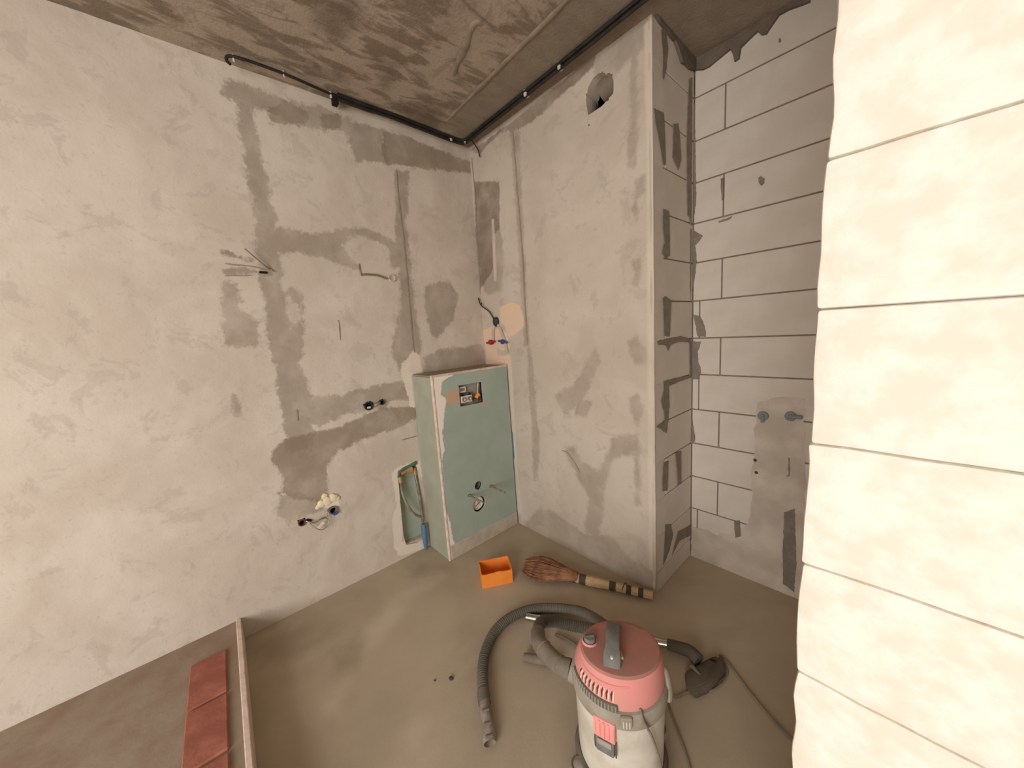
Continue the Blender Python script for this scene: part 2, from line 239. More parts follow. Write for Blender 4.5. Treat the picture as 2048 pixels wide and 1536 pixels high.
def obj(name, bm, mat, parent=None, smooth=True, ang=35):
    bmesh.ops.recalc_face_normals(bm, faces=bm.faces)
    me = bpy.data.meshes.new(name); bm.to_mesh(me); bm.free()
    if smooth:
        me.polygons.foreach_set('use_smooth', [True] * len(me.polygons))
        me.set_sharp_from_angle(angle=math.radians(ang))
    return link(name, me, mat, parent)

def tag(o, label, cat, group=None):
    o['label'] = label; o['category'] = cat
    if group: o['group'] = group
    return o

def thing(name, label, cat, loc=(0, 0, 0), rz=0, group=None):
    o = bpy.data.objects.new(name, None); COL.objects.link(o)
    o.empty_display_size = 0.05
    o.location = loc; o.rotation_euler = (0, 0, rz)
    return tag(o, label, cat, group)

def local(parent, p):
    """world point -> the local frame of an unscaled root that only has location and z rotation"""
    v = Vector(p) - parent.location
    return Matrix.Rotation(-parent.rotation_euler.z, 3, 'Z') @ v

def bx(bm, lo, hi, bev=0.0, seg=1, mtx=None):
    r = bmesh.ops.create_cube(bm, size=1)
    vs = r['verts']
    for v in vs:
        v.co = Vector([lo[i] + (v.co[i] + 0.5) * (hi[i] - lo[i]) for i in range(3)])
    if bev:
        es = list({e for v in vs for e in v.link_edges})
        r2 = bmesh.ops.bevel(bm, geom=es, offset=bev, segments=seg, affect='EDGES', profile=0.5)
        vs = list({v for f in r2['faces'] for v in f.verts} | {v for v in vs if v.is_valid})
    if mtx is not None:
        for v in vs: v.co = mtx @ v.co
    return bm

def box(lo, hi, bev=0.0, seg=1):
    return bx(bmesh.new(), lo, hi, bev, seg)

def catmull(pts, n=8):
    P = [Vector(p) for p in pts]
    if len(P) < 3: 
        return [P[0].lerp(P[-1], i / n) for i in range(n + 1)]
    Q = [P[0] * 2 - P[1]] + P + [P[-1] * 2 - P[-2]]
    out = []
    for i in range(1, len(Q) - 2):
        a, b, c, d = Q[i - 1:i + 3]
        for k in range(n):
            t = k / n
            out.append(0.5 * ((2 * b) + (c - a) * t + (2 * a - 5 * b + 4 * c - d) * t * t + (3 * b - 3 * c + d - a) * t ** 3))
    out.append(P[-1]); return out

def tube(bm, path, rad, seg=10, cap=True, flat=None):
    """sweep; rad is a number or a function of 0..1; flat squashes along the binormal"""
    P = [Vector(p) for p in path]; n = len(P)
    T = [(P[min(i + 1, n - 1)] - P[max(i - 1, 0)]).normalized() for i in range(n)]
    up = Vector((0, 0, 1)) if abs(T[0].z) < 0.9 else Vector((1, 0, 0))
    N = (up - T[0] * up.dot(T[0])).normalized()
    rings = []
    for i in range(n):
        N = (N - T[i] * N.dot(T[i])).normalized(); Bn = T[i].cross(N)
        r = rad(i / (n - 1)) if callable(rad) else rad
        f = 1.0 if flat is None else flat
        rings.append([bm.verts.new(P[i] + N * math.cos(2 * PI * k / seg) * r * f + Bn * math.sin(2 * PI * k / seg) * r) for k in range(seg)])
    for a, b in zip(rings, rings[1:]):
        for k in range(seg): bm.faces.new((a[k], a[(k + 1) % seg], b[(k + 1) % seg], b[k]))
    if cap:
        bm.faces.new(rings[0][::-1]); bm.faces.new(rings[-1])
    return bm

def loft(bm, rings, cap0=True, cap1=True):
    R = [[bm.verts.new(p) for p in r] for r in rings]; s = len(R[0])
    for a, b in zip(R, R[1:]):
        for k in range(s): bm.faces.new((a[k], a[(k + 1) % s], b[(k + 1) % s], b[k]))
    if cap0: bm.faces.new(R[0][::-1])
    if cap1: bm.faces.new(R[-1])
    return bm

def lathe(bm, prof, seg=48, ctr=(0, 0), a0=0, a1=2 * PI, cap0=True, cap1=True):
    rings = [[(ctr[0] + r * math.cos(2 * PI * k / seg), ctr[1] + r * math.sin(2 * PI * k / seg), z) for k in range(seg)] for r, z in prof]
    return loft(bm, rings, cap0, cap1)

def ragged(pts, step=0.02, amp=0.005):
    out = []; n = len(pts)
    for i in range(n):
        a, b = Vector(pts[i]), Vector(pts[(i + 1) % n])
        m = max(1, int((b - a).length / step))
        for k in range(m):
            out.append(a.lerp(b, k / m) + Vector((random.uniform(-amp, amp), random.uniform(-amp, amp))))
    return out

def prism(bm, pts2, to3, off):
    """polygon pts2 mapped by to3(a, b), thickened by vector off; robust against ragged outlines"""
    n = len(pts2)
    V2, _, F2 = delaunay_2d_cdt([Vector((p[0], p[1])) for p in pts2], [(i, (i + 1) % n) for i in range(n)], [], 1, 1e-5)[:3]
    A = [bm.verts.new(Vector(to3(p[0], p[1]))) for p in V2]
    B = [bm.verts.new(Vector(to3(p[0], p[1])) + Vector(off)) for p in V2]
    E = {}
    for f in F2:
        f = list(f)
        for s in (A, B[:]): bm.faces.new([s[k] for k in (f if s is A else f[::-1])])
        for a, b in zip(f, f[1:] + f[:1]): E[(a, b)] = 1
    for a, b in E:
        if (b, a) not in E: bm.faces.new((A[b], A[a], B[a], B[b]))
    return bm

def strip_outline(pts, w):
    P = [Vector(p) for p in pts]; P = [P[i].lerp(P[i + 1], k / 5) for i in range(len(P) - 1) for k in range(5)] + [P[-1]]
    L_, R_ = [], []
    for i, p in enumerate(P):
        d = (P[min(i + 1, len(P) - 1)] - P[max(i - 1, 0)]).normalized(); n_ = Vector((-d.y, d.x))
        q = p + n_ * (0.003 * mnoise.noise(Vector((p.x * 40, p.y * 40, 0)))); ww = w * (0.45 + 0.9 * abs(mnoise.noise(Vector((p.x * 25, p.y * 25, 5)))) + 0.2) * (0.4 if i in (0, len(P) - 1) else 1)
        L_.append(q + n_ * ww / 2); R_.append(q - n_ * ww / 2)
    return L_ + R_[::-1]

# ---- distance fields on a grid
def sdf(X, Y, poly):
    P = np.array(poly); Q = np.roll(P, -1, 0)
    d = np.full(X.shape, 1e9); ins = np.zeros(X.shape, bool)
    for (ax, ay), (bx_, by) in zip(P, Q):
        ex, ey = bx_ - ax, by - ay; l = ex * ex + ey * ey + 1e-12
        t = np.clip(((X - ax) * ex + (Y - ay) * ey) / l, 0, 1)
        d = np.minimum(d, np.hypot(X - ax - t * ex, Y - ay - t * ey))
        c = ((ay > Y) != (by > Y)) & (X < ex * (Y - ay) / (ey if abs(ey) > 1e-12 else 1e-12) + ax)
        ins ^= c
    return np.where(ins, d, -d)

def fields(X, Y, polys):
    r = np.full(X.shape, -0.2)
    for p in polys: r = np.maximum(r, sdf(X, Y, p))
    return np.clip(r, -0.2, 0.2)

def nearest_on(poly, p):
    best = None
    for a, b in zip(poly, poly[1:] + poly[:1]):
        a, b = Vector(a), Vector(b); e = b - a
        t = max(0, min(1, (p - a).dot(e) / max(e.length_squared, 1e-12))); q = a + e * t
        if best is None or (q - p).length < (best - p).length: best = q
    return best

def surface(name, a0, a1, b0, b1, step, to3, mat, chans, holes=(), rough=0.0, thick=0.0, parent=None, nrm=(0, 0, 1), lin_a=None):
    """a plane a x b as a fine mesh: distance attributes, holes cut to their outline, slight unevenness"""
    na, nb = max(2, int((a1 - a0) / step) + 1), max(2, int((b1 - b0) / step) + 1)
    A, Bb = np.meshgrid(np.linspace(a0, a1, na), np.linspace(b0, b1, nb), indexing='ij')
    idx = np.arange(na * nb).reshape(na, nb)
    X, Y = A.ravel().copy(), Bb.ravel().copy()
    keep = np.ones((na - 1, nb - 1), bool)
    for h in holes:
        s = sdf(A, Bb, h)
        near = np.abs(s).ravel() < step * 0.55
        for i in np.nonzero(near)[0]:
            q = nearest_on([tuple(x) for x in h], Vector((X[i], Y[i])))
            X[i], Y[i] = q.x, q.y
        sv = sdf(X.reshape(na, nb), Y.reshape(na, nb), h)
        cx = (X.reshape(na, nb)[:-1, :-1] + X.reshape(na, nb)[1:, 1:] + X.reshape(na, nb)[1:, :-1] + X.reshape(na, nb)[:-1, 1:]) / 4
        cy = (Y.reshape(na, nb)[:-1, :-1] + Y.reshape(na, nb)[1:, 1:] + Y.reshape(na, nb)[1:, :-1] + Y.reshape(na, nb)[:-1, 1:]) / 4
        keep &= ~(sdf(cx, cy, h) > 0)
    ch = {k: fields(X, Y, v) for k, v in chans.items()}
    N = Vector(nrm); vs = []
    for x, y in zip(X, Y):
        p = Vector(to3(x, y))
        if rough: p = p + N * (rough * (mnoise.noise(p * 5) + 0.5 * mnoise.noise(p * 17)))
        vs.append(p)
    q = np.stack([idx[:-1, :-1], idx[1:, :-1], idx[1:, 1:], idx[:-1, 1:]], -1)[keep].reshape(-1, 4)
    used = np.zeros(na * nb, bool); used[q.ravel()] = True
    remap = np.cumsum(used) - 1
    V = [vs[i] for i in np.nonzero(used)[0]]; F = []
    for f in remap[q].tolist():
        a = (V[f[2]] - V[f[0]]).cross(V[f[3]] - V[f[1]])
        if a.length > 2e-7: F.append(f if a.dot(N) > 0 else f[::-1])
    nv = len(V)
    if thick:
        V = V + [p - N * thick for p in V]
        edges = {}
        for f in F:
            for a, b in zip(f, f[1:] + f[:1]): edges[(a, b)] = 1
        R_ = [[b, a, a + nv, b + nv] for (a, b) in edges if (b, a) not in edges]
        F = F + [[k + nv for k in f[::-1]] for f in F] + R_
    me = bpy.data.meshes.new(name)
    me.from_pydata(V, [], F)
    for k, v in ch.items():
        vals = v[used].astype(np.float32)
        if thick: vals = np.concatenate([vals, vals])
        at = me.attributes.new(k, 'FLOAT', 'POINT'); at.data.foreach_set('value', vals)
    me.polygons.foreach_set('use_smooth', [True] * len(me.polygons))
    me.set_sharp_from_angle(angle=math.radians(40))
    me.update()
    return link(name, me, mat, parent)

def struct(o):
    o['kind'] = 'structure'; return o

def circle(cx, cy, r, n=16): return [(cx + r * math.cos(2 * PI * i / n), cy + r * math.sin(2 * PI * i / n)) for i in range(n)]

# ================================================================== THE ROOM
H = 2.68; XB = 1.31; YD = 0.44; XR = 2.025
toA = lambda y, z: (0, y, z)
toB = lambda x, z: (x, 0, z)
toC = lambda y, z: (XB, y, z)
toD = lambda x, z: (x, YD, z)

floor = struct(surface('floor', -0.12, 6.6, -6.4, YD + 0.1, 0.03, lambda x, y: (x, y, 0), M_floor,
    {'dark': FLOOR_DARK, 'pale': FLOOR_PALE}, rough=0.0015, thick=0.1))
ceiling = struct(surface('ceiling', -0.12, 4.6, -4.4, YD + 0.1, 0.03, lambda x, y: (x, y, H), M_ceiling,
    {'dark': CEIL_DARK, 'pale': CEIL_SMOOTH}, rough=0.003, thick=0.12, nrm=(0, 0, -1)))
for pts, r0 in ((RIDGE, 0.020), (LUMP, 0.024)):
    bm = bmesh.new(); pth = catmull([(x, y, H - 0.001) for x, y in pts], 8)
    tube(bm, pth, lambda t: r0 * (0.7 + 0.5 * mnoise.noise(Vector((t * 9, r0 * 50, 0)))) * (0.35 + math.sin(PI * min(max(t, .03), .97)) ** 0.5 * .65), 8, True, 0.3)
    r = obj('seam_ridge', bm, simple('concrete_ridge', (158, 143, 126), (138, 124, 108), 12, 0.95, bump=0.4), ceiling)

PIPE_UP = circle(-0.894, 1.037, 0.027); PIPE_UP2 = circle(-0.816, 1.045, 0.017)
PIPE_LOW = circle(-1.319, 0.480, 0.020); PIPE_LOW2 = circle(-1.163, 0.488, 0.024)
wall_left = struct(surface('wall_left', -2.6, 0.0, 0, H, 0.0125, toA, M_wall_left,
    {'dark': A_DARK, 'mid': A_MID, 'pale': A_PALE}, holes=[NICHE, PIPE_UP, PIPE_UP2, PIPE_LOW, PIPE_LOW2], rough=0.003, thick=0.12, nrm=(1, 0, 0)))
wall_back = struct(surface('wall_back', -0.1, XB, 0, H, 0.0125, toB, M_wall_back,
    {'dark': B_DARK, 'mid': B_MID, 'pale': B_PALE, 'peach': B_PEACH}, holes=[VENT], rough=0.0022, thick=0.1, nrm=(0, -1, 0)))

# aerated block faces with thin recessed joints: blocks are parts of their wall
_cache = {}
def block(parent, lo, hi, mat=M_block):
    d = tuple(round(hi[i] - lo[i], 4) for i in range(3))
    if d not in _cache:
        bm = box((0, 0, 0), d, 0.0022)
        me = bpy.data.meshes.new('block'); bmesh.ops.recalc_face_normals(bm, faces=bm.faces); bm.to_mesh(me); bm.free()
        me.materials.append(mat); _cache[d] = me
    o = link('block', _cache[d], None, parent); o.location = lo
    return o
Z0 = 0.3107; G = 0.0032
courses = [(max(0.0, Z0 - 0.4 + 0.2 * i), min(H, Z0 - 0.2 + 0.2 * i)) for i in range(14)]
courses = [(a, b, i - 2) for i, (a, b) in enumerate(courses) if b > a + 0.02]
wall_side = struct(obj('wall_side', box((XB - 0.1, 0.102, 0), (XB - 0.006, YD, H)), M_mortar, smooth=False))
wall_recess = struct(obj('wall_recess', box((XB - 0.1, YD + 0.006, 0), (XR + 0.32, YD + 0.12, H)), M_mortar, smooth=False))
for a, b, k in courses:
    js = [0.115] if k % 2 else []
    ys = [0.012] + js + [YD]
    for y0, y1 in zip(ys, ys[1:]):
        block(wall_side, (XB - 0.09, y0 + (G if y0 > 0.02 else 0), a + G), (XB, y1 - G, b - G))
    js = [1.452] if k % 2 == 0 else ([1.346] if k in (5, 3, -1) else [])
    xs = [XB] + js + [js[0] + 0.6 if js else 1.95, XR + 0.3]
    if xs[-1] - xs[-2] < 0.05: xs = xs[:-2] + xs[-1:]
    for x0, x1 in zip(xs, xs[1:]):
        block(wall_recess, (x0 + G, YD, a + G), (x1 - G, YD + 0.1, b - G))
# squeezed-out and smeared joint mortar: thin irregular lumps lying on the blocks; one paints a shaded conduit slot
for i, s in enumerate(C_SMEAR):
    bm = prism(bmesh.new(), ragged(s, 0.012, 0.0018), lambda y, z: (XB - 0.001, min(y, YD - 0.001), z), (0.0042 + 0.0006 * (i % 5), 0, 0)); obj('mortar_smear_slot', bm, M_smear_slot, wall_side, smooth=False)
for i, s in enumerate(D_SMEAR_SLOT):
    bm = prism(bmesh.new(), ragged(s, 0.012, 0.0018), lambda x, z: (max(x, XB + 0.001), YD + 0.001, z), (0, -0.0046 - 0.0006 * (i % 5), 0)); obj('mortar_smear_slot', bm, M_smear_slot, wall_recess, smooth=False)
bm = prism(bmesh.new(), ragged(C_TOP, 0.03, 0.004), lambda y, z: (XB - 0.001, min(y, YD), min(z, H)), (0.016, 0, 0)); obj('mortar_fillet', bm, M_fillet, wall_side, smooth=False)
bm = prism(bmesh.new(), ragged(D_TOP, 0.03, 0.004), lambda x, z: (max(x, XB), YD + 0.001, min(z, H)), (0, -0.016, 0)); obj('mortar_fillet', bm, M_fillet, wall_recess, smooth=False)
bm = prism(bmesh.new(), ragged(D_SKIM, 0.03, 0.008), lambda x, z: (max(x, XB), YD + 0.001, max(z, 0)), (0, -0.003, 0)); obj('plaster_skim', bm, M_skim, wall_recess, smooth=False)
M_crack = simple('plaster_crack', (146, 130, 114), (160, 144, 128), 30, 0.95)
for q, w in zip(A_CRACK, (0.009, 0.005, 0.006, 0.005, 0.006, 0.006)):
    obj('plaster_crack', prism(bmesh.new(), strip_outline(q, w), lambda y, z: (0.0005, y, z), (0.0022, 0, 0)), M_crack, wall_left, smooth=False)
for q, w in zip(B_CRACK_CORNER, (0.011, 0.007, 0.010)):
    obj('plaster_crack', prism(bmesh.new(), strip_outline(q, w), lambda x, z: (x, -0.0004, z), (0, -0.0022, 0)), M_crack, wall_back, smooth=False)
# rounded plaster edge where the back wall turns the corner
bm = bmesh.new()
tube(bm, [(XB - 0.012, 0.012, z) for z in np.linspace(0, H, 60)], lambda t: 0.0125 + 0.0012 * mnoise.noise(Vector((t * 40, 3, 0))), 14)
obj('plaster_edge', bm, simple('plaster_edge_pale', (204, 190, 174), (188, 173, 157), 8, 0.95, bump=0.3), wall_back)

# box added behind the broken hole, shaft darkness painted into its colour
bm = bmesh.new(); bx(bm, (0.7, 0.11, 2.2), (1.2, 0.40, 2.67))
bmesh.ops.delete(bm, geom=[f for f in bm.faces if f.normal.y < -0.5], context='FACES')
struct(obj('wall_shaft', bm, M_shaft, smooth=False))

# right: the doorway side of a block wall seen end-on, rough white blocks
wall_right = struct(obj('wall_right', box((XR + 0.02, -0.93, 0), (XR + 0.28, YD, H)), M_jamb, smooth=False))
for i in range(14):
    z0, z1 = max(0, 0.02 + 0.2 * (i)), min(H, 0.02 + 0.2 * (i + 1))
    if z1 - z0 < 0.03: continue
    bm = box((XR, -0.95, z0 + 0.0006), (XR + 0.3, -0.36, z1 - 0.0006), 0.005, 2)
    bmesh.ops.subdivide_edges(bm, edges=[e for e in bm.edges if e.calc_length() > 0.03], cuts=7, use_grid_fill=True)
    for v in bm.verts:
        n_ = mnoise.noise(v.co * 14 + Vector((i, 0, 0)))
        v.co += Vector((0.006 * n_, 0.005 * mnoise.noise(v.co * 19), 0))
    o = obj('block', bm, M_jamb, wall_right)
    obj('block', box((XR, -0.358, z0 + 0.001), (XR + 0.3, YD - 0.002, z1 - 0.001), 0.004), M_jamb, wall_right, smooth=False)

# left: low ledge with exposed red bricks and a rendered edge
E0, E1 = -1.640, -1.700
bmx = bmesh.new()
V = [bmx.verts.new(p) for p in ((0.0, E0, 0), (1.3, E1, 0), (1.3, -2.5, 0), (0.0, -2.5, 0), (0.0, E0, .106), (1.3, E1, .106), (1.3, -2.5, .106), (0.0, -2.5, .106))]
for f in ((0, 1, 2, 3), (4, 5, 6, 7), (0, 1, 5, 4), (1, 2, 6, 5), (2, 3, 7, 6), (3, 0, 4, 7)): bmx.faces.new([V[i] for i in f])
ledge = struct(obj('trim_1', bmx, M_ledge, smooth=False))
ang = math.atan2(E1 - E0, 1.3)
bm = bmesh.new()
bx(bm, (0.0, -0.016, 0.0), (1.3, 0.004, 0.113), 0.003)
for v in bm.verts: v.co = Matrix.Rotation(ang, 3, 'Z') @ v.co + Vector((0, E0, 0))
obj('edge_render', bm, M_bead, ledge, smooth=False)
brick_me = None
for row in range(1):
    for i in range(5):
        x = 0.185 + 0.262 * i - (0.131 if row % 2 else 0)
        if x < 0.01 or x > 1.05: continue
        y = -0.055 - 0.132 * row
        if brick_me is None:
            bm = box((0, -0.12, -0.03), (0.25, 0, 0.012), 0.004); brick_me = bpy.data.meshes.new('brick')
            bmesh.ops.recalc_face_normals(bm, faces=bm.faces); bm.to_mesh(brick_me); bm.free(); brick_me.materials.append(M_brick)
        o = link('brick', brick_me, None, ledge)
        o.location = Matrix.Rotation(ang, 3, 'Z') @ Vector((x, y, 0)) + Vector((0, E0, 0.106 + random.uniform(-.002, .002)))
        o.rotation_euler = (0, 0, ang)

# ================================================================== PLASTERBOARD BOX (toilet frame casing)
BX, BY0, BY1, BH = 0.251, -0.602, -0.012, 1.18
bxr = thing('plasterboard_casing', 'green plasterboard casing boxed into the corner with cut openings for a wall toilet', 'casing', (0.125, -0.31, 0))
L = lambda p: local(bxr, p)
open_rect = [(-0.419, 0.968), (-0.233, 0.964), (-0.235, 1.100), (-0.419, 1.104)]
hole1 = circle(-0.333, 0.413, 0.030, 36); hole2 = circle(-0.338, 0.283, 0.052, 48)
front = surface('front_panel', BY0 + 0.012, BY1, 0.09, BH, 0.005, lambda y, z: tuple(L((BX, y, z))), M_box_front,
    {'pale': BOX_PALE, 'peach': BOX_PEACH}, holes=[open_rect, hole1, hole2], rough=0.0006, thick=0.0125, parent=bxr, nrm=(1, 0, 0))
def part(name, lo, hi, mat, bev=0.002, parent=bxr, root=bxr):
    return obj(name, box(tuple(local(root, lo)), tuple(local(root, hi)), bev), mat, parent, smooth=False)
part('side_panel', (0.004, BY0, 0.0), (BX - 0.013, BY0 + 0.0125, BH - 0.004), M_board_side)
part('top_panel', (0.004, BY0 + 0.004, BH - 0.004), (BX - 0.004, BY1, BH + 0.006), M_top)
bm = bmesh.new()
tube(bm, [L((BX - 0.006 + 0.0012 * mnoise.noise(Vector((z * 30, 0, 0))), BY0 + 0.006, z)) for z in np.linspace(0, BH + 0.006, 70)], lambda t: 0.0095 + 0.0012 * mnoise.noise(Vector((t * 60, 7, 1))), 10)
obj('corner_bead', bm, M_bead, bxr)
bm = bmesh.new()
tube(bm, [L((BX - 0.006, y, BH + 0.002 + 0.001 * mnoise.noise(Vector((y * 30, 4, 0))))) for y in np.linspace(BY0, BY1, 40)], lambda t: 0.0085, 10)
obj('edge_filler', bm, M_bead, bxr)
part('base_strip', (BX - 0.02, BY0 + 0.014, 0.0), (BX + 0.006, BY1, 0.096), M_strip, 0.003)
# things seen in the openings
part('recess_back', (BX - 0.09, -0.45, 0.94), (BX - 0.082, -0.20, 1.13), M_greyplate)
FX = BX + 0.032
fl = thing('flush_mechanism', 'white and grey flush mechanism inside the rectangular cutout of the green casing', 'flush mechanism', (BX - 0.06, -0.33, 0.968))
LF = lambda p: local(fl, p)
def fpart(name, lo, hi, mat, bev=0.002, parent=None): return obj(name, box(tuple(LF(lo)), tuple(LF(hi)), bev), mat, parent or fl, smooth=False)
fpart('mounting_frame', (FX - 0.08, -0.425, 0.960), (FX - 0.068, -0.225, 1.108), M_greyplate)
fpart('valve_block', (FX - 0.068, -0.405, 0.985), (FX - 0.035, -0.320, 1.030), M_white, 0.004)
fpart('label_plate', (FX - 0.068, -0.405, 1.050), (FX - 0.05, -0.352, 1.088), M_white, 0.003)
fpart('print_patch', (FX - 0.0505, -0.398, 1.060), (FX - 0.0495, -0.364, 1.080), M_greycap, 0.0)
fpart('crossbar', (FX - 0.068, -0.405, 1.034), (FX - 0.046, -0.322, 1.044), M_darkgrey, 0.002)
for y in (-0.386, -0.342):
    bm = bmesh.new(); tube(bm, [LF((FX - 0.036, y, 1.008)), LF((FX - 0.026, y, 1.008))], 0.0125, 16)
    kb = obj('screw_knob', bm, M_darkgrey, fl)
    bm = bmesh.new(); tube(bm, [LF((FX - 0.027, y, 1.008)), LF((FX - 0.023, y, 1.008))], 0.0075, 14); obj('knob_face', bm, M_white, kb)
for y in (-0.39, -0.335):
    bm = bmesh.new(); tube(bm, [LF((FX - 0.05, y, 1.036)), LF((FX - 0.036, y, 1.036))], 0.007, 12); obj('bolt', bm, M_hole, fl)
bm = bmesh.new(); tube(bm, [LF((FX - 0.05, -0.272, 1.0)), LF((FX - 0.045, -0.268, 1.04)), LF((FX - 0.04, -0.262, 1.095))], 0.007, 12); obj('lever_tube', bm, M_steel, fl)
bm = bmesh.new(); tube(bm, [LF((FX - 0.046, -0.285, 1.0)), LF((FX - 0.042, -0.274, 1.015)), LF((FX - 0.04, -0.262, 1.022))], 0.013, 12); obj('orange_coupling', bm, M_orange, fl)
bm = bmesh.new(); tube(bm, [LF((FX - 0.06, -0.292, 0.985)), LF((FX - 0.03, -0.292, 0.985))], 0.013, 12); obj('inlet_nut', bm, M_darkgrey, fl)
# pipes in the round holes
bm = bmesh.new(); lathe(bm, [(0.0285, 0.0), (0.0285, 0.05), (0.023, 0.05), (0.021, 0.012)], 24)
for v in bm.verts: v.co = Vector((v.co.z, v.co.x, v.co.y))
o = obj('inlet_pipe', bm, M_greycap, None); o.location = (BX - 0.07, -0.333, 0.413)
tag(o, 'small round grey flush pipe end in the upper hole of the green casing', 'pipe')
dp = thing('drain_pipe', 'white capped drain pipe in the larger lower hole of the green casing', 'pipe', (BX - 0.06, -0.338, 0.283))
bm = bmesh.new(); lathe(bm, [(0.047, -0.03), (0.047, 0.040), (0.044, 0.044), (0.036, 0.046), (0.034, 0.040), (0.0, 0.042)], 28)
for v in bm.verts: v.co = Vector((v.co.z, v.co.x, v.co.y))
cp = obj('cap', bm, M_white, dp)
for a in (0.5, 2.1, 3.7):
    bm = box((0.041, -0.028, -0.004), (0.046, 0.028, 0.004), 0.001)
    for v in bm.verts: v.co = Matrix.Rotation(a, 3, 'X') @ v.co
    obj('cap_rib', bm, M_white, cp, smooth=False)
for y, which in ((-0.234, 'right'), (-0.414, 'left')):
    rt_ = thing('threaded_rod', 'threaded steel rod sticking out of the green casing, %s one of two by the holes' % which, 'rod', (BX, y, 0.374), 0, 'threaded rods in the casing')
    bm = bmesh.new()
    tube(bm, [(x, 0, 0) for x in np.linspace(-0.03, 0.155, 120)], lambda t: 0.0056 + 0.0006 * math.sin(t * 240), 10); obj('rod', bm, M_steel, rt_)
    bm = bmesh.new(); tube(bm, [(0.0, 0, 0), (0.006, 0, 0)], 0.0105, 6); obj('nut', bm, M_steel, rt_)
tag(obj('plastic_strip', box((BX - 0.02, -0.0095, 0.50), (BX + 0.004, -0.003, 0.70), 0.001), M_blue, smooth=False), 'narrow blue plastic strip showing in the gap right of the green casing', 'strip')

# ================================================================== NICHE with hoses, left wall
np_ = thing('recess_lining', 'pale green board lining the broken out niche beside the green casing', 'board', (-0.05, -0.70, 0.03))
LN = lambda p: local(np_, p)
obj('back_board', box(tuple(LN((-0.062, -0.80, 0.02))), tuple(LN((-0.05, -0.61, 0.64))), 0.0), M_board_niche, np_, smooth=False)
bm = box(tuple(LN((-0.05, -0.765, 0.055))), tuple(LN((-0.012, -0.625, 0.078))), 0.004); obj('bottom_rail', bm, M_strip, np_)
mf = thing('brass_manifold', 'green and brass pipe manifold at the top of the niche beside the casing', 'manifold', (-0.03, -0.70, 0.56))
LM = lambda p: local(mf, p)
bm = bmesh.new(); tube(bm, catmull([LM(p) for p in ((-0.02, -0.765, 0.50), (-0.012, -0.763, 0.555), (-0.01, -0.74, 0.585), (-0.008, -0.68, 0.597), (-0.008, -0.632, 0.606))], 6), 0.015, 12); obj('bent_pipe', bm, M_fitgreen, mf)
for (y0, z0, y1, z1, r) in ((-0.745, 0.565, -0.71, 0.572, 0.013), (-0.708, 0.566, -0.668, 0.574, 0.021), (-0.757, 0.548, -0.753, 0.508, 0.012), (-0.652, 0.575, -0.648, 0.528, 0.011)):
    bm = bmesh.new(); tube(bm, [LM((-0.006, y0, z0)), LM((-0.006, y1, z1))], r, 12); obj('brass_nut', bm, M_brass, mf)
def hose_thing(name, label, cat, pts, r, mat, group=None, seg=12, n=10):
    bm = bmesh.new(); tube(bm, catmull(pts, n), r, seg)
    return tag(obj(name, bm, mat), label, cat, group)
hose_thing('flexible_hose', 'thin grey hose hanging in a curve across the niche, the left one', 'hose',
    [(-0.006, -0.753, 0.515), (0.0, -0.752, 0.44), (0.006, -0.735, 0.36), (0.010, -0.705, 0.29), (0.012, -0.665, 0.245), (0.014, -0.635, 0.232)], 0.0078, M_nozzle, 'hoses in the niche')
hose_thing('flexible_hose', 'straight grey braided hose dropping into the blue sleeve, the right one in the niche', 'hose',
    [(-0.006, -0.649, 0.53), (0.002, -0.645, 0.45), (0.01, -0.640, 0.33), (0.014, -0.642, 0.245), (0.016, -0.643, 0.19)], 0.0088, M_steel, 'hoses in the niche')
bs = bmesh.new()
lathe(bs, [(0.012, 0.185), (0.0165, 0.175), (0.0175, 0.10), (0.0155, 0.055), (0.011, 0.02), (0.010, 0.006)], 16)
o = obj('blue_sleeve', bs, M_blue); o.location = (0.022, -0.645, 0.0)
tag(o, 'blue plastic sleeve on the hose end standing in the floor corner by the casing', 'sleeve')

# ================================================================== PIPE STUBS, WIRES, CAPS
def stub(name, label, y, z, r, mat, inner, proud=0.008, group=None):
    t = thing(name, label, 'pipe', (0, y, z), 0, group)
    bm = bmesh.new(); lathe(bm, [(r, -0.06), (r, proud), (r * 0.74, proud), (r * 0.70, -0.05)], 24)
    for v in bm.verts: v.co = Vector((v.co.z, v.co.x, v.co.y))
    obj('pipe_end', bm, mat, t)
    bm = bmesh.new(); lathe(bm, [(r * 0.72, -0.052), (r * 0.7, -0.012), (r * 0.3, -0.008), (0.0, -0.008)], 20)
    for v in bm.verts: v.co = Vector((v.co.z, v.co.x, v.co.y))
    obj('plug', bm, inner, t)  # near-black insert paints the shade inside the pipe bore
    return t
t = stub('pipe_stub', 'dark green ringed pipe stub, left of the upper pair beside the casing top', -0.894, 1.037, 0.026, M_black, M_hole, group='pipe stubs in the left wall')
bm = box((-0.004, -0.010, -0.016), (0.006, 0.012, -0.004), 0.002); obj('clamp_tab', bm, M_white, t)
t = stub('pipe_stub', 'small rusty dark pipe stub in rough plaster, right of the upper pair', -0.816, 1.045, 0.016, M_black, M_hole, 0.014, group='pipe stubs in the left wall')
bm = bmesh.new(); tube(bm, [(0.0, -0.040, -0.010), (0.008, -0.025, -0.004), (0.006, -0.012, 0.002)], 0.010, 10); obj('side_fitting', bm, M_steel, t)
stub('pipe_stub', 'rust brown pipe stub low on the left wall, left of the lower pair', -1.319, 0.480, 0.019, M_copper, M_hole, group='pipe stubs in the left wall')
t = stub('pipe_stub', 'grey pipe stub with a blue seal below cream foam, right of the lower pair', -1.163, 0.488, 0.023, M_greycap, M_hole, 0.012, group='pipe stubs in the left wall')
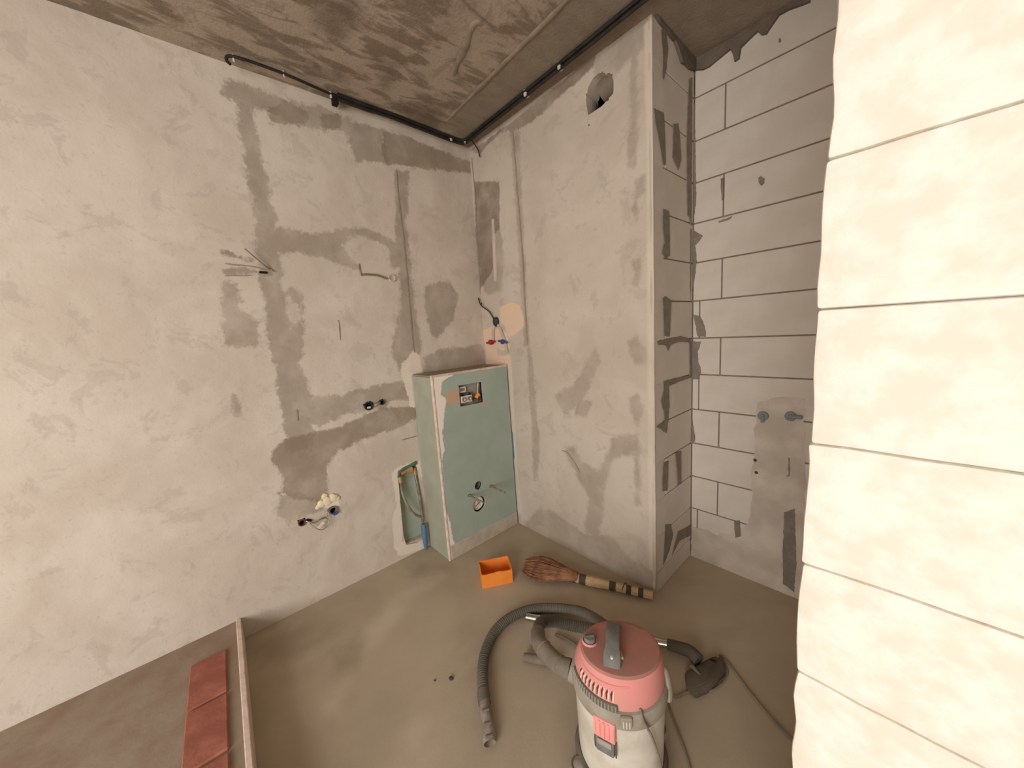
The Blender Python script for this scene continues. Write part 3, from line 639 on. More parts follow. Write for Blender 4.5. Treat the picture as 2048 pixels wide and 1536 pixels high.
bm = bmesh.new(); tube(bm, [(0.012, -0.004, -0.022), (0.014, 0.012, -0.020), (0.012, 0.018, -0.012)], 0.008, 10); obj('blue_seal', bm, M_bluecap, t)
bm = bmesh.new()
for c, r in (((0.004, -1.215, 0.548), 0.022), ((0.004, -1.185, 0.553), 0.026), ((0.004, -1.152, 0.560), 0.024), ((0.004, -1.195, 0.585), 0.016), ((0.004, -1.235, 0.535), 0.013), ((0.004, -1.13, 0.548), 0.012)):
    q = bmesh.ops.create_icosphere(bm, subdivisions=2, radius=r)
    for v in q['verts']: v.co = Vector((v.co.x * 0.45, v.co.y, v.co.z)) * (1 + 0.25 * mnoise.noise(v.co * 70)) + Vector(c)
tag(obj('foam_dab', bm, M_foam), 'dab of cream foam filler on the wall above the grey pipe stub', 'foam')
wl = thing('wire_loop', 'thin wire twisted between the two low pipe stubs with a white tag', 'wire', (0.01, -1.24, 0.45))
LW = lambda p: local(wl, p)
bm = bmesh.new()
tube(bm, catmull([LW(p) for p in ((0.004, -1.300, 0.482), (0.016, -1.285, 0.470), (0.020, -1.262, 0.462), (0.022, -1.235, 0.470), (0.022, -1.205, 0.470), (0.018, -1.198, 0.498), (0.012, -1.180, 0.512))], 6), 0.0028, 8)
tube(bm, catmull([LW(p) for p in ((0.016, -1.285, 0.464), (0.03, -1.262, 0.432), (0.034, -1.235, 0.414), (0.03, -1.205, 0.428), (0.022, -1.200, 0.458), (0.022, -1.225, 0.474), (0.02, -1.26, 0.464))], 6), 0.0022, 8)
obj('wire', bm, M_steel, wl)
bm = box((-0.002, -0.020, -0.008), (0.002, 0.020, 0.008), 0.001)
for v in bm.verts: v.co = Matrix.Rotation(0.6, 3, 'X') @ v.co + LW((0.034, -1.238, 0.442))
obj('tag', bm, M_white, wl)
bm = box((-0.004, -0.013, -0.005), (0.010, 0.013, 0.005), 0.003)
for v in bm.verts: v.co = Matrix.Rotation(-0.6, 3, 'X') @ v.co + LW((0.002, -1.285, 0.480))
obj('joint_piece', bm, M_hole, wl)
# wire on the upper left wall
hose_thing('wall_wire', 'thin bent wire poking out of the cracked plaster high on the left wall', 'wire',
    [(0.035, -1.37, 1.875), (0.028, -1.33, 1.835), (0.012, -1.290, 1.800), (0.006, -1.276, 1.792), (0.012, -1.268, 1.783)], 0.0032, M_steel, n=6, seg=8)
bm = box((-0.002, -1.325, 1.772), (0.008, -1.292, 1.782), 0.003); tag(obj('cable_end', bm, M_hole), 'short black cable end in the horizontal plaster crack on the left wall', 'cable')
cs = thing('cable_stub', 'olive cable stub with a looped end sticking from the left wall plaster', 'cable', (0.01, -0.76, 1.785))
LS = lambda p: local(cs, p)
bm = bmesh.new(); tube(bm, catmull([LS(p) for p in ((0.002, -0.838, 1.792), (0.01, -0.80, 1.793), (0.014, -0.755, 1.790), (0.016, -0.72, 1.779), (0.016, -0.695, 1.772))], 6), 0.0055, 10); obj('sheath', bm, simple('olive_cable', (140, 126, 84), (120, 106, 70), 60, 0.8), cs)
bm = bmesh.new(); tube(bm, [LS((0.016, -0.668 + 0.019 * math.cos(a), 1.779 + 0.019 * math.sin(a))) for a in np.linspace(3.5, 3.5 + 6.0, 24)], 0.0035, 8); obj('loop', bm, M_clip, cs)
hose_thing('drip_wire', 'short thin dark wire hanging above the olive cable stub', 'wire', [(0.004, -0.846, 1.850), (0.006, -0.848, 1.815), (0.006, -0.842, 1.783)], 0.003, M_steel, n=4, seg=8)

# back wall: cable tail with round box, conduits, red and blue caps
tl = thing('cable_outlet', 'black cable tail leaving a dark round conduit end beside the peach filler patch', 'cable', (0.161, -0.01, 1.49))
LT = lambda p: local(tl, p)
bm = bmesh.new(); tube(bm, catmull([LT(p) for p in ((0.012, -0.028, 1.668), (0.022, -0.030, 1.640), (0.042, -0.030, 1.610), (0.080, -0.030, 1.588), (0.120, -0.026, 1.562), (0.145, -0.02, 1.525), (0.155, -0.014, 1.496))], 6), 0.0042, 8); obj('tail', bm, M_cable, tl)
bm = bmesh.new(); tube(bm, [LT((0.042, -0.030, 1.612)), LT((0.050, -0.034, 1.632))], 0.003, 8); obj('tail_strand', bm, M_cable, tl)
bm = bmesh.new(); q = bmesh.ops.create_uvsphere(bm, u_segments=16, v_segments=10, radius=0.034)
for v in bm.verts: v.co = Vector((v.co.x * 0.9, v.co.y * 0.6, v.co.z)) + LT((0.163, -0.004, 1.488))
obj('conduit_end', bm, simple('dark_conduit', (44, 50, 46), (70, 66, 60), 40, 0.7), tl)
for i, (pts, nm) in enumerate(((((0.150, -0.004, 1.47), (0.128, -0.008, 1.43), (0.122, -0.008, 1.36)), 'left'), (((0.182, -0.004, 1.465), (0.215, -0.008, 1.42), (0.245, -0.008, 1.35), (0.262, -0.006, 1.27)), 'right'))):
    hose_thing('grey_conduit', 'thin grey conduit in the filler below the dark outlet, the %s one' % nm, 'conduit', list(pts), 0.010, M_strip, 'conduits on the back wall', n=6)
for x, z, m, col in ((0.105, 1.347, M_redcap, 'red'), (0.238, 1.348, M_bluecap, 'blue')):
    t = thing('test_plug', '%s plastic test plug in the filler patch above the green casing' % col, 'plug', (x, 0, z))
    bm = bmesh.new(); lathe(bm, [(0.017, 0.0), (0.017, 0.03), (0.013, 0.034), (0.0, 0.034)], 16)
    for v in bm.verts: v.co = Vector((v.co.x, -v.co.z, v.co.y))
    obj('body', bm, m, t)
    bm = box((-0.048, -0.030, -0.007), (0.048, -0.016, 0.007), 0.004)
    for v in bm.verts: v.co = Matrix.Rotation(-0.1 if col == 'red' else 0.15, 3, 'Y') @ v.co
    obj('wing_grip', bm, m, t)

# vent duct behind the broken hole
vd = thing('vent_duct', 'grey round ventilation duct inside the broken hole high on the back wall', 'duct', (1.05, 0.06, 2.50))
LV = lambda p: local(vd, p)
bm = bmesh.new(); tube(bm, [LV((1.02, 0.075, 2.548)), LV((1.16, 0.075, 2.585))], 0.05, 24); obj('duct_pipe', bm, M_duct, vd)
bm = bmesh.new(); tube(bm, catmull([LV(p) for p in ((0.985, 0.03, 2.385), (0.975, 0.045, 2.44), (0.975, 0.06, 2.52))], 6), lambda t: 0.035 - 0.01 * t, 12, True, 0.5); obj('mortar_lump', bm, M_duct, vd)
bm = bmesh.new(); tube(bm, catmull([LV(p) for p in ((1.03, 0.04, 2.455), (1.07, 0.035, 2.462), (1.12, 0.03, 2.48))], 6), 0.009, 10); obj('foil_strip', bm, M_steel, vd)

# ================================================================== CEILING CABLE
cb = thing('ceiling_cable', 'black cable run clipped along the ceiling edge around the corner', 'cable', (0.06, -0.09, H - 0.02))
LC = lambda p: local(cb, p)
zc = H - 0.014
thin = [(0.075, -1.315, H - 0.045), (0.068, -1.325, H - 0.03), (0.075, -1.315, zc), (0.09, -1.26, zc), (0.092, -1.12, zc), (0.078, -1.0, zc), (0.064, -0.90, zc), (0.06, -0.86, zc)]
bm = bmesh.new(); tube(bm, catmull([LC(p) for p in thin], 8), 0.0062, 10); obj('thin_run', bm, M_cable, cb)
base = [(0.062, -0.875), (0.058, -0.75), (0.066, -0.6), (0.058, -0.42), (0.052, -0.25), (0.050, -0.14), (0.072, -0.085), (0.14, -0.078), (0.30, -0.082), (0.55, -0.086), (0.80, -0.094), (1.05, -0.098), (1.34, -0.108), (1.7, -0.11), (2.0, -0.11)]
for k, (ox, oz, rr) in enumerate(((0.0, 0.0, 0.0088), (0.014, 0.0035, 0.0082), (0.006, -0.013, 0.0078))):
    pts = []
    for i, (x, y) in enumerate(base):
        w = mnoise.noise(Vector((i * 0.7, k * 5.1, 0))) * 0.006
        pts.append(LC((x + (ox if i < 6 else ox * 0.4) + (w if i < 6 else 0), y - (ox if i >= 6 else 0) + (w if i >= 6 else 0), zc + oz - abs(w) * 0.5)))
    bm = bmesh.new(); tube(bm, catmull(pts, 7), rr, 10); obj('cable_strand', bm, M_cable, cb)
for (x, y, dx, dy) in ((0.078, -1.30, 0.004, 0.003), (0.092, -1.115, 0.004, 0.003), (0.065, -0.905, 0.004, 0.006), (0.060, -0.862, 0.004, 0.004), (0.056, -0.185, 0.01, 0.012), (0.075, -0.085, 0.016, 0.012), (0.555, -0.088, 0.006, 0.006), (0.66, -0.094, 0.012, 0.022), (0.90, -0.10, 0.012, 0.02)):
    bm = box(tuple(LC((x - dx * .6 - 0.002, y - dy * .6 - 0.002, zc - 0.019))), tuple(LC((x + dx * .6 + 0.002, y + dy * .6 + 0.002, H - 0.001))), 0.004, 2)
    obj('cable_clip', bm, M_clip if x < 0.85 else M_strip, cb)
bm = box(tuple(LC((0.03, -0.895, H - 0.050))), tuple(LC((0.066, -0.868, H - 0.004))), 0.004, 2); obj('tape_end', bm, M_hole, cb)
hose_thing('hook_wire', 'dark bent wire hook hanging below the cable near the corner', 'wire', [(0.125, -0.075, 2.66), (0.130, -0.05, 2.635), (0.138, -0.03, 2.60), (0.138, -0.022, 2.565)], 0.004, M_cable, n=5, seg=8)

# ================================================================== RECESS WALL PLUGS
for i, (x, z, which) in enumerate(((1.653, 0.918, 'left'), (1.762, 0.931, 'right'))):
    t = thing('pipe_plug', 'dusty blue test plug in the block wall recess, %s of the two by the doorway' % which, 'plug', (x, YD, z), 0, 'test plugs in the recess wall')
    bm = bmesh.new(); lathe(bm, [(0.023, -0.004), (0.023, 0.010), (0.020, 0.014), (0.0, 0.014)], 20)
    for v in bm.verts: v.co = Vector((v.co.x, -v.co.z, v.co.y))
    obj('body', bm, M_dustblue, t)
    bm = box((-0.007, -0.024, -0.032 if i == 0 else -0.007), (0.007 if i == 0 else 0.045, -0.010, 0.01), 0.003); obj('grip', bm, M_dustblue, t)
for x, z in ((1.625, 0.68), (1.632, 0.615)):
    bm = bmesh.new(); tube(bm, [(x, YD - 0.004, z), (x, YD + 0.0, z)], 0.008, 10)
    obj('drill_hole', bm, M_crumb, wall_recess)

# ================================================================== ORANGE BOX
ob = thing('orange_box', 'open orange plastic box with a cut wavy rim on the floor by the broom', 'box', (0.603, -0.61, 0), math.atan2(0.152, 0.088))
W_, D_, H_ = 0.176, 0.125, 0.086; t_ = 0.003
def plate(name, lo, hi, wav=None, parent=ob):
    bm = box(lo, hi); bmesh.ops.subdivide_edges(bm, edges=[e for e in bm.edges if e.calc_length() > 0.1], cuts=14)
    for v in bm.verts:
        if v.co.z > 0.05:
            q = v.co.x + v.co.y
            v.co.z += 0.0035 * mnoise.noise(Vector((q * 45, 1.3 + lo[1] * 90, 0))) + (0.005 * math.exp(-((v.co.x - 0.1) / 0.018) ** 2) if wav else 0)
    return obj(name, bm, M_orange, parent, smooth=False)
plate('front_side', (0, 0, 0), (W_, t_, H_ - 0.004), True)
plate('back_side', (0, D_ - t_, 0), (W_, D_, H_))
plate('end_side', (0, t_, 0), (t_, D_ - t_, H_)); plate('end_side', (W_ - t_, t_, 0), (W_, D_ - t_, H_))
plate('bottom', (t_, t_, 0), (W_ - t_, D_ - t_, t_))

# ================================================================== BROOM
T0, T1 = Vector((0.672, -0.335, 0)), Vector((1.318, -0.050, 0))
br = thing('straw_broom', 'short reddish straw broom with a banded handle lying against the wall corner', 'broom', tuple(T0), math.atan2(T1.y - T0.y, T1.x - T0.x))
BL = (T1 - T0).length; hb = 0.300          # length, bristle head
def hy(t): return float(np.interp(t, (0, .08, .2, .35, .55, .8, 1), (.050, .072, .088, .092, .076, .044, .024)))
def hz(t): return float(np.interp(t, (0, .2, .4, .7, 1), (.026, .044, .046, .034, .021)))
bm = bmesh.new()
rings = []
for i in range(14):
    t = i / 13; ex = (0.45, 0.8)[i] if i < 2 else 1.0
    rings.append([(0.045 + (hb - 0.025) * t, hy(t) * 0.92 * ex * math.cos(a), 0.038 + hz(t) * 0.75 * ex * math.sin(a)) for a in np.linspace(0, 2 * PI, 17)[:-1]])
loft(bm, rings); obj('bristle_core', bm, M_bristle, br)
bm = bmesh.new()
for i in range(520):
    a = random.uniform(0, 2 * PI); r = random.uniform(0.75, 1.05) if random.random() < 0.8 else random.uniform(0.2, 0.9); s = random.uniform(-0.02, 0.05)
    pth = []
    for k in range(6):
        t = 1 - k / 5
        x = s + (hb + 0.012 - s) * t
        tt = max(0, min(1, x / hb)); wob = 0.006 * mnoise.noise(Vector((i * 3.1, k * 0.5, 0)))
        pth.append((x, hy(tt) * r * math.cos(a) + wob * .4, max(0.003, 0.036 + hz(tt) * r * math.sin(a) + wob * 0.2)))
    tube(bm, pth, lambda q: 0.0022 * (1 - 0.55 * q), 4)
o = obj('bristles', bm, M_bristle, br, smooth=False); o['kind'] = 'stuff'
def hr(x): 
    t = (x - hb) / (BL - hb); return 0.0225 + 0.004 * math.sin(PI * min(1, t * 2.2)) - 0.002 * t
segs = [(hb - 0.004, hb + 0.025, 0, 'stalk'), (hb + 0.025, hb + 0.062, 1, 'b'), (hb + 0.062, hb + 0.188, 0, 's'), (hb + 0.188, hb + 0.222, 1, 'b'), (hb + 0.222, hb + 0.275, 0, 's'),
        (hb + 0.275, hb + 0.300, 1, 'b'), (hb + 0.300, hb + 0.335, 0, 's'), (hb + 0.335, hb + 0.360, 1, 'b'), (hb + 0.360, BL, 0, 's')]
for x0, x1, kind, _ in segs:
    rings = []
    n = 8
    for i in range(n + 1):
        x = x0 + (x1 - x0) * i / n; r = hr(x) + (0.0012 if kind else 0)
        rings.append([(x, r * (1 + (0 if kind else 0.05 * math.cos(7 * a))) * math.cos(a), 0.027 + r * (1 + (0 if kind else 0.05 * math.cos(7 * a))) * math.sin(a)) for a in np.linspace(0, 2 * PI, 29)[:-1]])
    bm = loft(bmesh.new(), rings); obj('binding_band' if kind else 'stalk_bundle', bm, M_band if kind else M_stalk, br)
for x in (hb - 0.008, hb + 0.002):
    bm = bmesh.new(); tube(bm, [(x, 0.0255 * math.cos(a), 0.028 + 0.0255 * math.sin(a)) for a in np.linspace(0, 2 * PI, 26)], 0.0022, 6); obj('wire_wrap', bm, M_wire, br)
bm = bmesh.new(); tube(bm, [(hb + 0.255 + 0.02 * k / 10, 0.0255 * math.cos(-2.6 + 2.4 * k / 10), 0.027 + 0.0255 * math.sin(0.3 + 2.4 * k / 10)) for k in range(11)], 0.002, 6); obj('wire_wrap', bm, M_band, br)

# ================================================================== VACUUM CLEANER
VC = Vector((1.575, -0.785, 0))
vac = thing('vacuum_cleaner', 'dusty workshop vacuum cleaner with a pinkish red head and pale tank', 'vacuum cleaner', tuple(VC))
CAMAZ = math.atan2(-1.629 + 0.785, 2.118 - 1.575)
LAT = CAMAZ - math.radians(17)
def P(r, az, z): return (r * math.cos(az), r * math.sin(az), z)
bm = bmesh.new()
lathe(bm, [(0.120, 0.055), (0.128, 0.062), (0.130, 0.10), (0.1315, 0.18), (0.134, 0.26), (0.136, 0.318)], 64); obj('tank', bm, M_tank, vac)
bm = bmesh.new(); lathe(bm, [(0.128, 0.034), (0.142, 0.038), (0.144, 0.066), (0.138, 0.078), (0.131, 0.080), (0.131, 0.05)], 48); obj('base_ring', bm, M_darkgrey, vac)
for k in range(4):
    az = LAT - 0.70 + k * PI / 2
    bm = bmesh.new(); x, y, _ = P(0.150, az, 0)
    lathe(bm, [(0.030, 0.034), (0.032, 0.05), (0.030, 0.066), (0.012, 0.072), (0.0, 0.072)], 20, (x, y)); cst = obj('castor', bm, M_rim, vac)
    bm = bmesh.new(); tube(bm, [(x + 0.021 * math.cos(a), y + 0.021 * math.sin(a), 0.070) for a in np.linspace(0, 2 * PI, 22)], 0.003, 6, False); obj('castor_ring', bm, M_darkgrey, cst)
    bm = bmesh.new(); w0 = Vector((x, y, 0.019)); ax_ = Vector((-math.sin(az), math.cos(az), 0)) * 0.010
    tube(bm, [w0 - ax_, w0 + ax_], 0.0185, 18); obj('wheel', bm, M_darkgrey, cst)
bm = bmesh.new(); lathe(bm, [(0.136, 0.305), (0.1415, 0.310), (0.1435, 0.330), (0.1435, 0.352), (0.1405, 0.360), (0.134, 0.362), (0.128, 0.352), (0.128, 0.310)], 64); obj('rim', bm, M_rim, vac)
# head: oval shell with a flat lid set forward
rtv = Vector((0.669, 0.743, 0)).normalized(); dpv = Vector((-rtv.y, rtv.x, 0))
def oval(a, b, off, z, seg=64):
    return [tuple(rtv * (a * math.cos(2 * PI * k / seg)) + dpv * (b * math.sin(2 * PI * k / seg) + off) + Vector((0, 0, z))) for k in range(seg)]
bm = bmesh.new()
HEAD = [(0.133, 0.133, 0.0, 0.356), (0.1345, 0.1335, -0.001, 0.372), (0.132, 0.128, -0.006, 0.395), (0.127, 0.119, -0.014, 0.420), (0.1215, 0.108, -0.022, 0.444), (0.1175, 0.1015, -0.026, 0.457), (0.112, 0.095, -0.027, 0.463), (0.100, 0.083, -0.027, 0.4645), (0.05, 0.04, -0.027, 0.466)]
loft(bm, [oval(*h) for h in HEAD[:6]]); obj('motor_head', bm, M_red, vac)
bm = bmesh.new(); loft(bm, [oval(*h) for h in HEAD[5:]], False, True); obj('lid', bm, M_lid, vac)['label'] = 'brownish dust and painted shading on the flat lid'
def head_pt(az, z, out=0.0):
    """point on the head shell at azimuth az (world) and height z"""
    for h0, h1 in zip(HEAD, HEAD[1:]):
        if h0[3] <= z <= h1[3]:
            t = (z - h0[3]) / (h1[3] - h0[3]); a, b, off = [h0[i] + (h1[i] - h0[i]) * t for i in range(3)]; break
    c = dpv * off; d = Vector((math.cos(az), math.sin(az), 0))
    u, w = d.dot(rtv), d.dot(dpv); r = 1 / math.sqrt((u / a) ** 2 + (w / b) ** 2)
    return c + d * (r + out) + Vector((0, 0, z))
# soft step that runs around the front of the head
bm = bmesh.new(); tube(bm, [head_pt(LAT - 0.95 + 1.5 * k / 24, 0.438 - 0.006 * math.sin(PI * k / 24), -0.002) for k in range(25)], lambda t: 0.002 + 0.0055 * math.sin(PI * t) ** 0.6, 10); obj('head_ridge', bm, M_red, vac)
# slanted vent slots with pale fins
for k in range(9):
    az = LAT - 0.68 + 0.84 * k / 8
    bm = bmesh.new(); tube(bm, [head_pt(az, 0.420, -0.001), head_pt(az, 0.408, 0.0008), head_pt(az + 0.012, 0.386, 0.0005)], lambda t: 0.0015 + 0.0022 * math.sin(PI * t), 8); obj('vent_fin', bm, simple('dusty_fin', (240, 214, 196), None, 10) if k == 0 else bpy.data.materials['dusty_fin'], vac)
    bm = bmesh.new(); tube(bm, [head_pt(az - 0.045, 0.421, -0.0012), head_pt(az - 0.045, 0.408, -0.0004), head_pt(az - 0.035, 0.387, -0.0006)], lambda t: 0.0012 + 0.0022 * math.sin(PI * t), 8); obj('vent_slot', bm, simple('slot_red', (130, 44, 40), None, 10) if k == 0 else bpy.data.materials['slot_red'], vac)
# exhaust grille: dark band with ribs along the left front
bm = bmesh.new()
n = 26; rings = []
for k in range(n + 1):
    az = LAT - 1.0 + 1.28 * k / n; s = 0.0035 if 0 < k < n else -0.002
    rings.append([P(0.131, az, 0.356), P(0.1365 + s, az, 0.357), P(0.1375 + s, az, 0.366), P(0.1355 + s, az, 0.381), P(0.131, az, 0.384)])
loft(bm, rings); gr = obj('exhaust_grille', bm, M_darkgrey, vac)
for k in range(18):
    az = LAT - 0.95 + 1.18 * k / 17
    bm = bmesh.new(); tube(bm, [P(0.1395, az, 0.361), P(0.1412, az, 0.367), P(0.1395, az, 0.381)], 0.0022, 6); obj('rib', bm, M_rim, gr)
# handle on the lid
hd = bmesh.new()
hc = -rtv * 0.020 + dpv * -0.022
hdv = (dpv * 0.95 + rtv * 0.31).normalized(); hrv = Vector((hdv.y, -hdv.x, 0))
for lo, hi, z0, z1, z2, w in ((-0.085, 0.08, 0, 0, 0, 0.015),):
    prof = [(-0.098, 0.452, 0.012, 0.004), (-0.090, 0.463, 0.017, 0.008), (-0.070, 0.478, 0.0175, 0.009), (-0.045, 0.489, 0.0145, 0.008), (0.0, 0.494, 0.0145, 0.008), (0.05, 0.490, 0.0148, 0.008), (0.078, 0.476, 0.016, 0.009), (0.088, 0.462, 0.017, 0.008)]
    rings = []
    for d, z, w, th in prof:
        c = hc + hdv * (d * 0.84) + Vector((0, 0, z))
        rings.append([tuple(c + hrv * (w * 1.42 * math.copysign(abs(math.cos(a)) ** 0.5, math.cos(a))) + Vector((0, 0, th * math.copysign(abs(math.sin(a)) ** 0.5, math.sin(a))))) for a in np.linspace(0.01, 2 * PI + .01, 17)[:-1]])
    loft(hd, rings)
hdl = obj('carry_handle', hd, M_handle, vac)
bm = bmesh.new(); c = hc + hdv * -0.062
tube(bm, [tuple(c + Vector((0, 0, 0.478))), tuple(c + Vector((0, 0, 0.486)))], 0.0045, 12); obj('screw', bm, M_white, hdl)
bm = box((-0.004, -0.012, 0.0), (0.004, 0.012, 0.008), 0.002)
rz = Matrix.Rotation(math.atan2(dpv.y, dpv.x) - PI / 2, 3, 'Z')
for v in bm.verts: v.co = rz @ v.co + hc + hdv * -0.042 + hrv * 0.025 + Vector((0, 0, 0.472))
obj('switch_tab', bm, simple('beige_tab', (206, 176, 150), None), hdl)
# round switch knob left of the handle
kc = -rtv * 0.086 + dpv * -0.004
bm = bmesh.new(); lathe(bm, [(0.024, 0.455), (0.0245, 0.464), (0.021, 0.470), (0.019, 0.467), (0.018, 0.460)], 28, (kc.x, kc.y)); obj('switch_collar', bm, M_red, vac)
bm = bmesh.new(); lathe(bm, [(0.0175, 0.456), (0.0175, 0.476), (0.0155, 0.480), (0.0, 0.481)], 24, (kc.x, kc.y)); kn = obj('switch_knob', bm, M_handle, vac)
bm = bmesh.new(); tube(bm, [tuple(kc + Vector((0, 0, 0.4805)) - rtv * .013), tuple(kc + Vector((0, 0, 0.4815)) + rtv * .013)], 0.0035, 8); obj('knob_ridge', bm, M_darkgrey, kn)
# latch: ribbed red clip over a steel-grey catch
def on_tank(bm, az, z, r, w, h, th, bev):
    bx(bm, (-th * 0.3, -w / 2, -h / 2), (th, w / 2, h / 2), bev, 2, Matrix.Translation(Vector(P(r, az, z))) @ Matrix.Rotation(az, 4, 'Z'))
def latch(az, tab):
    bm = bmesh.new(); on_tank(bm, az, 0.297, 0.137, 0.062, 0.062, 0.011, 0.003); lt = obj('latch', bm, M_redbright, vac)
    for k in range(5):
        bm = bmesh.new(); a = az + (k - 2) * 0.0128 / 0.146
        tube(bm, [P(0.1480, a, 0.324), P(0.1505, a, 0.310), P(0.1505, a, 0.285), P(0.1480, a, 0.272)], 0.0034, 8); obj('latch_rib', bm, M_redbright, lt)
    bm = bmesh.new(); on_tank(bm, az, 0.238, 0.1335, 0.054, 0.052, 0.012, 0.006); ct = obj('catch', bm, M_handle, vac)
    bm = bmesh.new(); on_tank(bm, az, 0.252, 0.1455, 0.042, 0.018, 0.004, 0.002); obj('catch_lip', bm, M_rim, ct)
    for s in (-1, 1):
        bm = bmesh.new(); a = az + s * 0.030 / 0.14
        tube(bm, [P(0.141, a, 0.262), P(0.144, a, 0.24), P(0.140, a, 0.212)], 0.0025, 6); obj('catch_wire', bm, M_darkgrey, ct)
latch(LAT, True); latch(LAT + PI, True)
bm = bmesh.new(); on_tank(bm, LAT + 0.42, 0.343, 0.140, 0.034, 0.036, 0.010, 0.006); tb = obj('rim_tab', bm, M_rim, vac)
for k in range(3):
    bm = bmesh.new(); a = LAT + 0.42 + (k - 1) * 0.055; tube(bm, [P(0.150, a, 0.330), P(0.1505, a, 0.352)], 0.0022, 6); obj('tab_rib', bm, M_tank, tb)
# bent bracket at the right of the rim
bm = bmesh.new(); az = CAMAZ + PI / 2 - 0.15
tube(bm, catmull([P(0.128, az, 0.405), P(0.134, az, 0.40), P(0.141, az, 0.375), P(0.145, az, 0.335), P(0.143, az, 0.31)], 5), lambda t: 0.012 + 0.004 * t, 10, True, 0.7); obj('side_bracket', bm, M_rim, vac)
# hose inlet collar
iaz = math.radians(-158)
bm = bmesh.new(); tube(bm, [P(0.120, iaz, 0.285), P(0.150, iaz, 0.288), P(0.156, iaz, 0.289)], lambda t: 0.036 - 0.004 * t, 20); obj('inlet_collar', bm, M_rim, vac)
# power cord
cpts = [P(0.134, CAMAZ + 0.42, 0.372), P(0.150, CAMAZ + 0.43, 0.35), P(0.150, CAMAZ + 0.60, 0.29), P(0.1445, CAMAZ + 0.80, 0.20), P(0.150, CAMAZ + 0.95, 0.10), P(0.165, CAMAZ + 1.05, 0.03), P(0.19, CAMAZ + 1.25, 0.006), P(0.215, CAMAZ + 1.7, 0.005)]
fl_pts = [tuple(local(vac, (x, y, 0.005))) for x, y in CORD + [(1.70, -0.33), (1.715, -0.22)] + CORD2]
bm = bmesh.new(); tube(bm, catmull(cpts + fl_pts, 8), 0.0036, 8); obj('power_cord', bm, M_cord, vac)

# hose: from the inlet up and around behind the head, then along the floor to its grey nozzle
vh = thing('vacuum_hose', 'long dusty black vacuum hose looping from the tank across the floor to a grey nozzle', 'hose', (0.99, -0.9, 0))
LH = lambda p: local(vh, p)
i0 = VC + Vector(P(0.158, iaz, 0.289)); i1 = VC + Vector(P(0.20, iaz, 0.292))
elbow = [tuple(i0), tuple(i1), (1.290, -0.845, 0.290), (1.235, -0.800, 0.270)]
loop = [(1.235, -0.800, 0.270), (1.185, -0.735, 0.235), (1.185, -0.660, 0.195), (1.235, -0.590, 0.160), (1.300, -0.515, 0.130), (1.325, -0.480, 0.100), (1.285, -0.425, 0.078)]
floor_run = [(x, y, (0.056, 0.034, 0.026)[i] if i < 3 else 0.024) for i, (x, y) in enumerate(HOSE_FLOOR[::-1])]
bm = bmesh.new(); tube(bm, catmull([LH(p) for p in elbow], 10), lambda t: 0.031 - 0.004 * t + 0.0005 * math.sin(t * 120), 18); obj('elbow_cuff', bm, M_hosedust, vh)
ep = catmull([LH(p) for p in elbow], 10)
for k in (9, 17):
    bm = bmesh.new(); tube(bm, [ep[k], ep[k].lerp(ep[k + 1], 0.25)], 0.0325 - 0.004 * k / 30, 18); obj('cuff_seam', bm, M_nozzle, vh)
pth = catmull([LH(p) for p in loop + floor_run], 26)
bm = bmesh.new(); tube(bm, pth, lambda t: 0.0222 + 0.0011 * math.sin(t * 2 * PI * 150), 14); obj('corrugated_tube', bm, M_hose, vh)
e = Vector(floor_run[-1]); tipv = Vector((1.183, -1.030, 0.013))
dirv = (tipv - e).normalized()
bm = bmesh.new(); tube(bm, [LH(e - dirv * 0.015), LH(e + dirv * 0.02), LH(e + dirv * 0.03)], 0.0245, 16); obj('cuff', bm, M_hose, vh)
bm = bmesh.new(); rings = []
side = dirv.cross(Vector((0, 0, 1))).normalized()
LN_ = (tipv - e).length
for s, w, h, dz in ((0.02, 0.020, 0.020, 0), (0.06, 0.022, 0.020, 0), (0.10, 0.021, 0.018, 0), (0.14, 0.0235, 0.017, 0.001), (0.165, 0.021, 0.015, 0), (LN_, 0.0105, 0.008, 0)):
    c = e + dirv * s; c.z = max(h + 0.001, 0.0235 * (1 - s / LN_) + h * s / LN_) + dz
    rings.append([tuple(LH(c + side * (w * math.cos(a)) + Vector((0, 0, h * math.sin(a))))) for a in np.linspace(0, 2 * PI, 17)[:-1]])
loft(bm, rings); nz = obj('crevice_nozzle', bm, M_nozzle, vh)
for s in (0.07, 0.115, 0.155):
    c = e + dirv * s; c.z = 0.0425 - s * 0.06
    bm = bmesh.new(); tube(bm, [LH(c - side * 0.012), LH(c + side * 0.012)], 0.005, 8); obj('grip_rib', bm, M_hosedust, nz)
c = tipv + dirv * 0.001; c.z = 0.013
bm = bmesh.new(); tube(bm, [LH(c - dirv * 0.004), LH(c + dirv * 0.0015)], 0.0055, 12); obj('nozzle_mouth', bm, M_hole, nz)

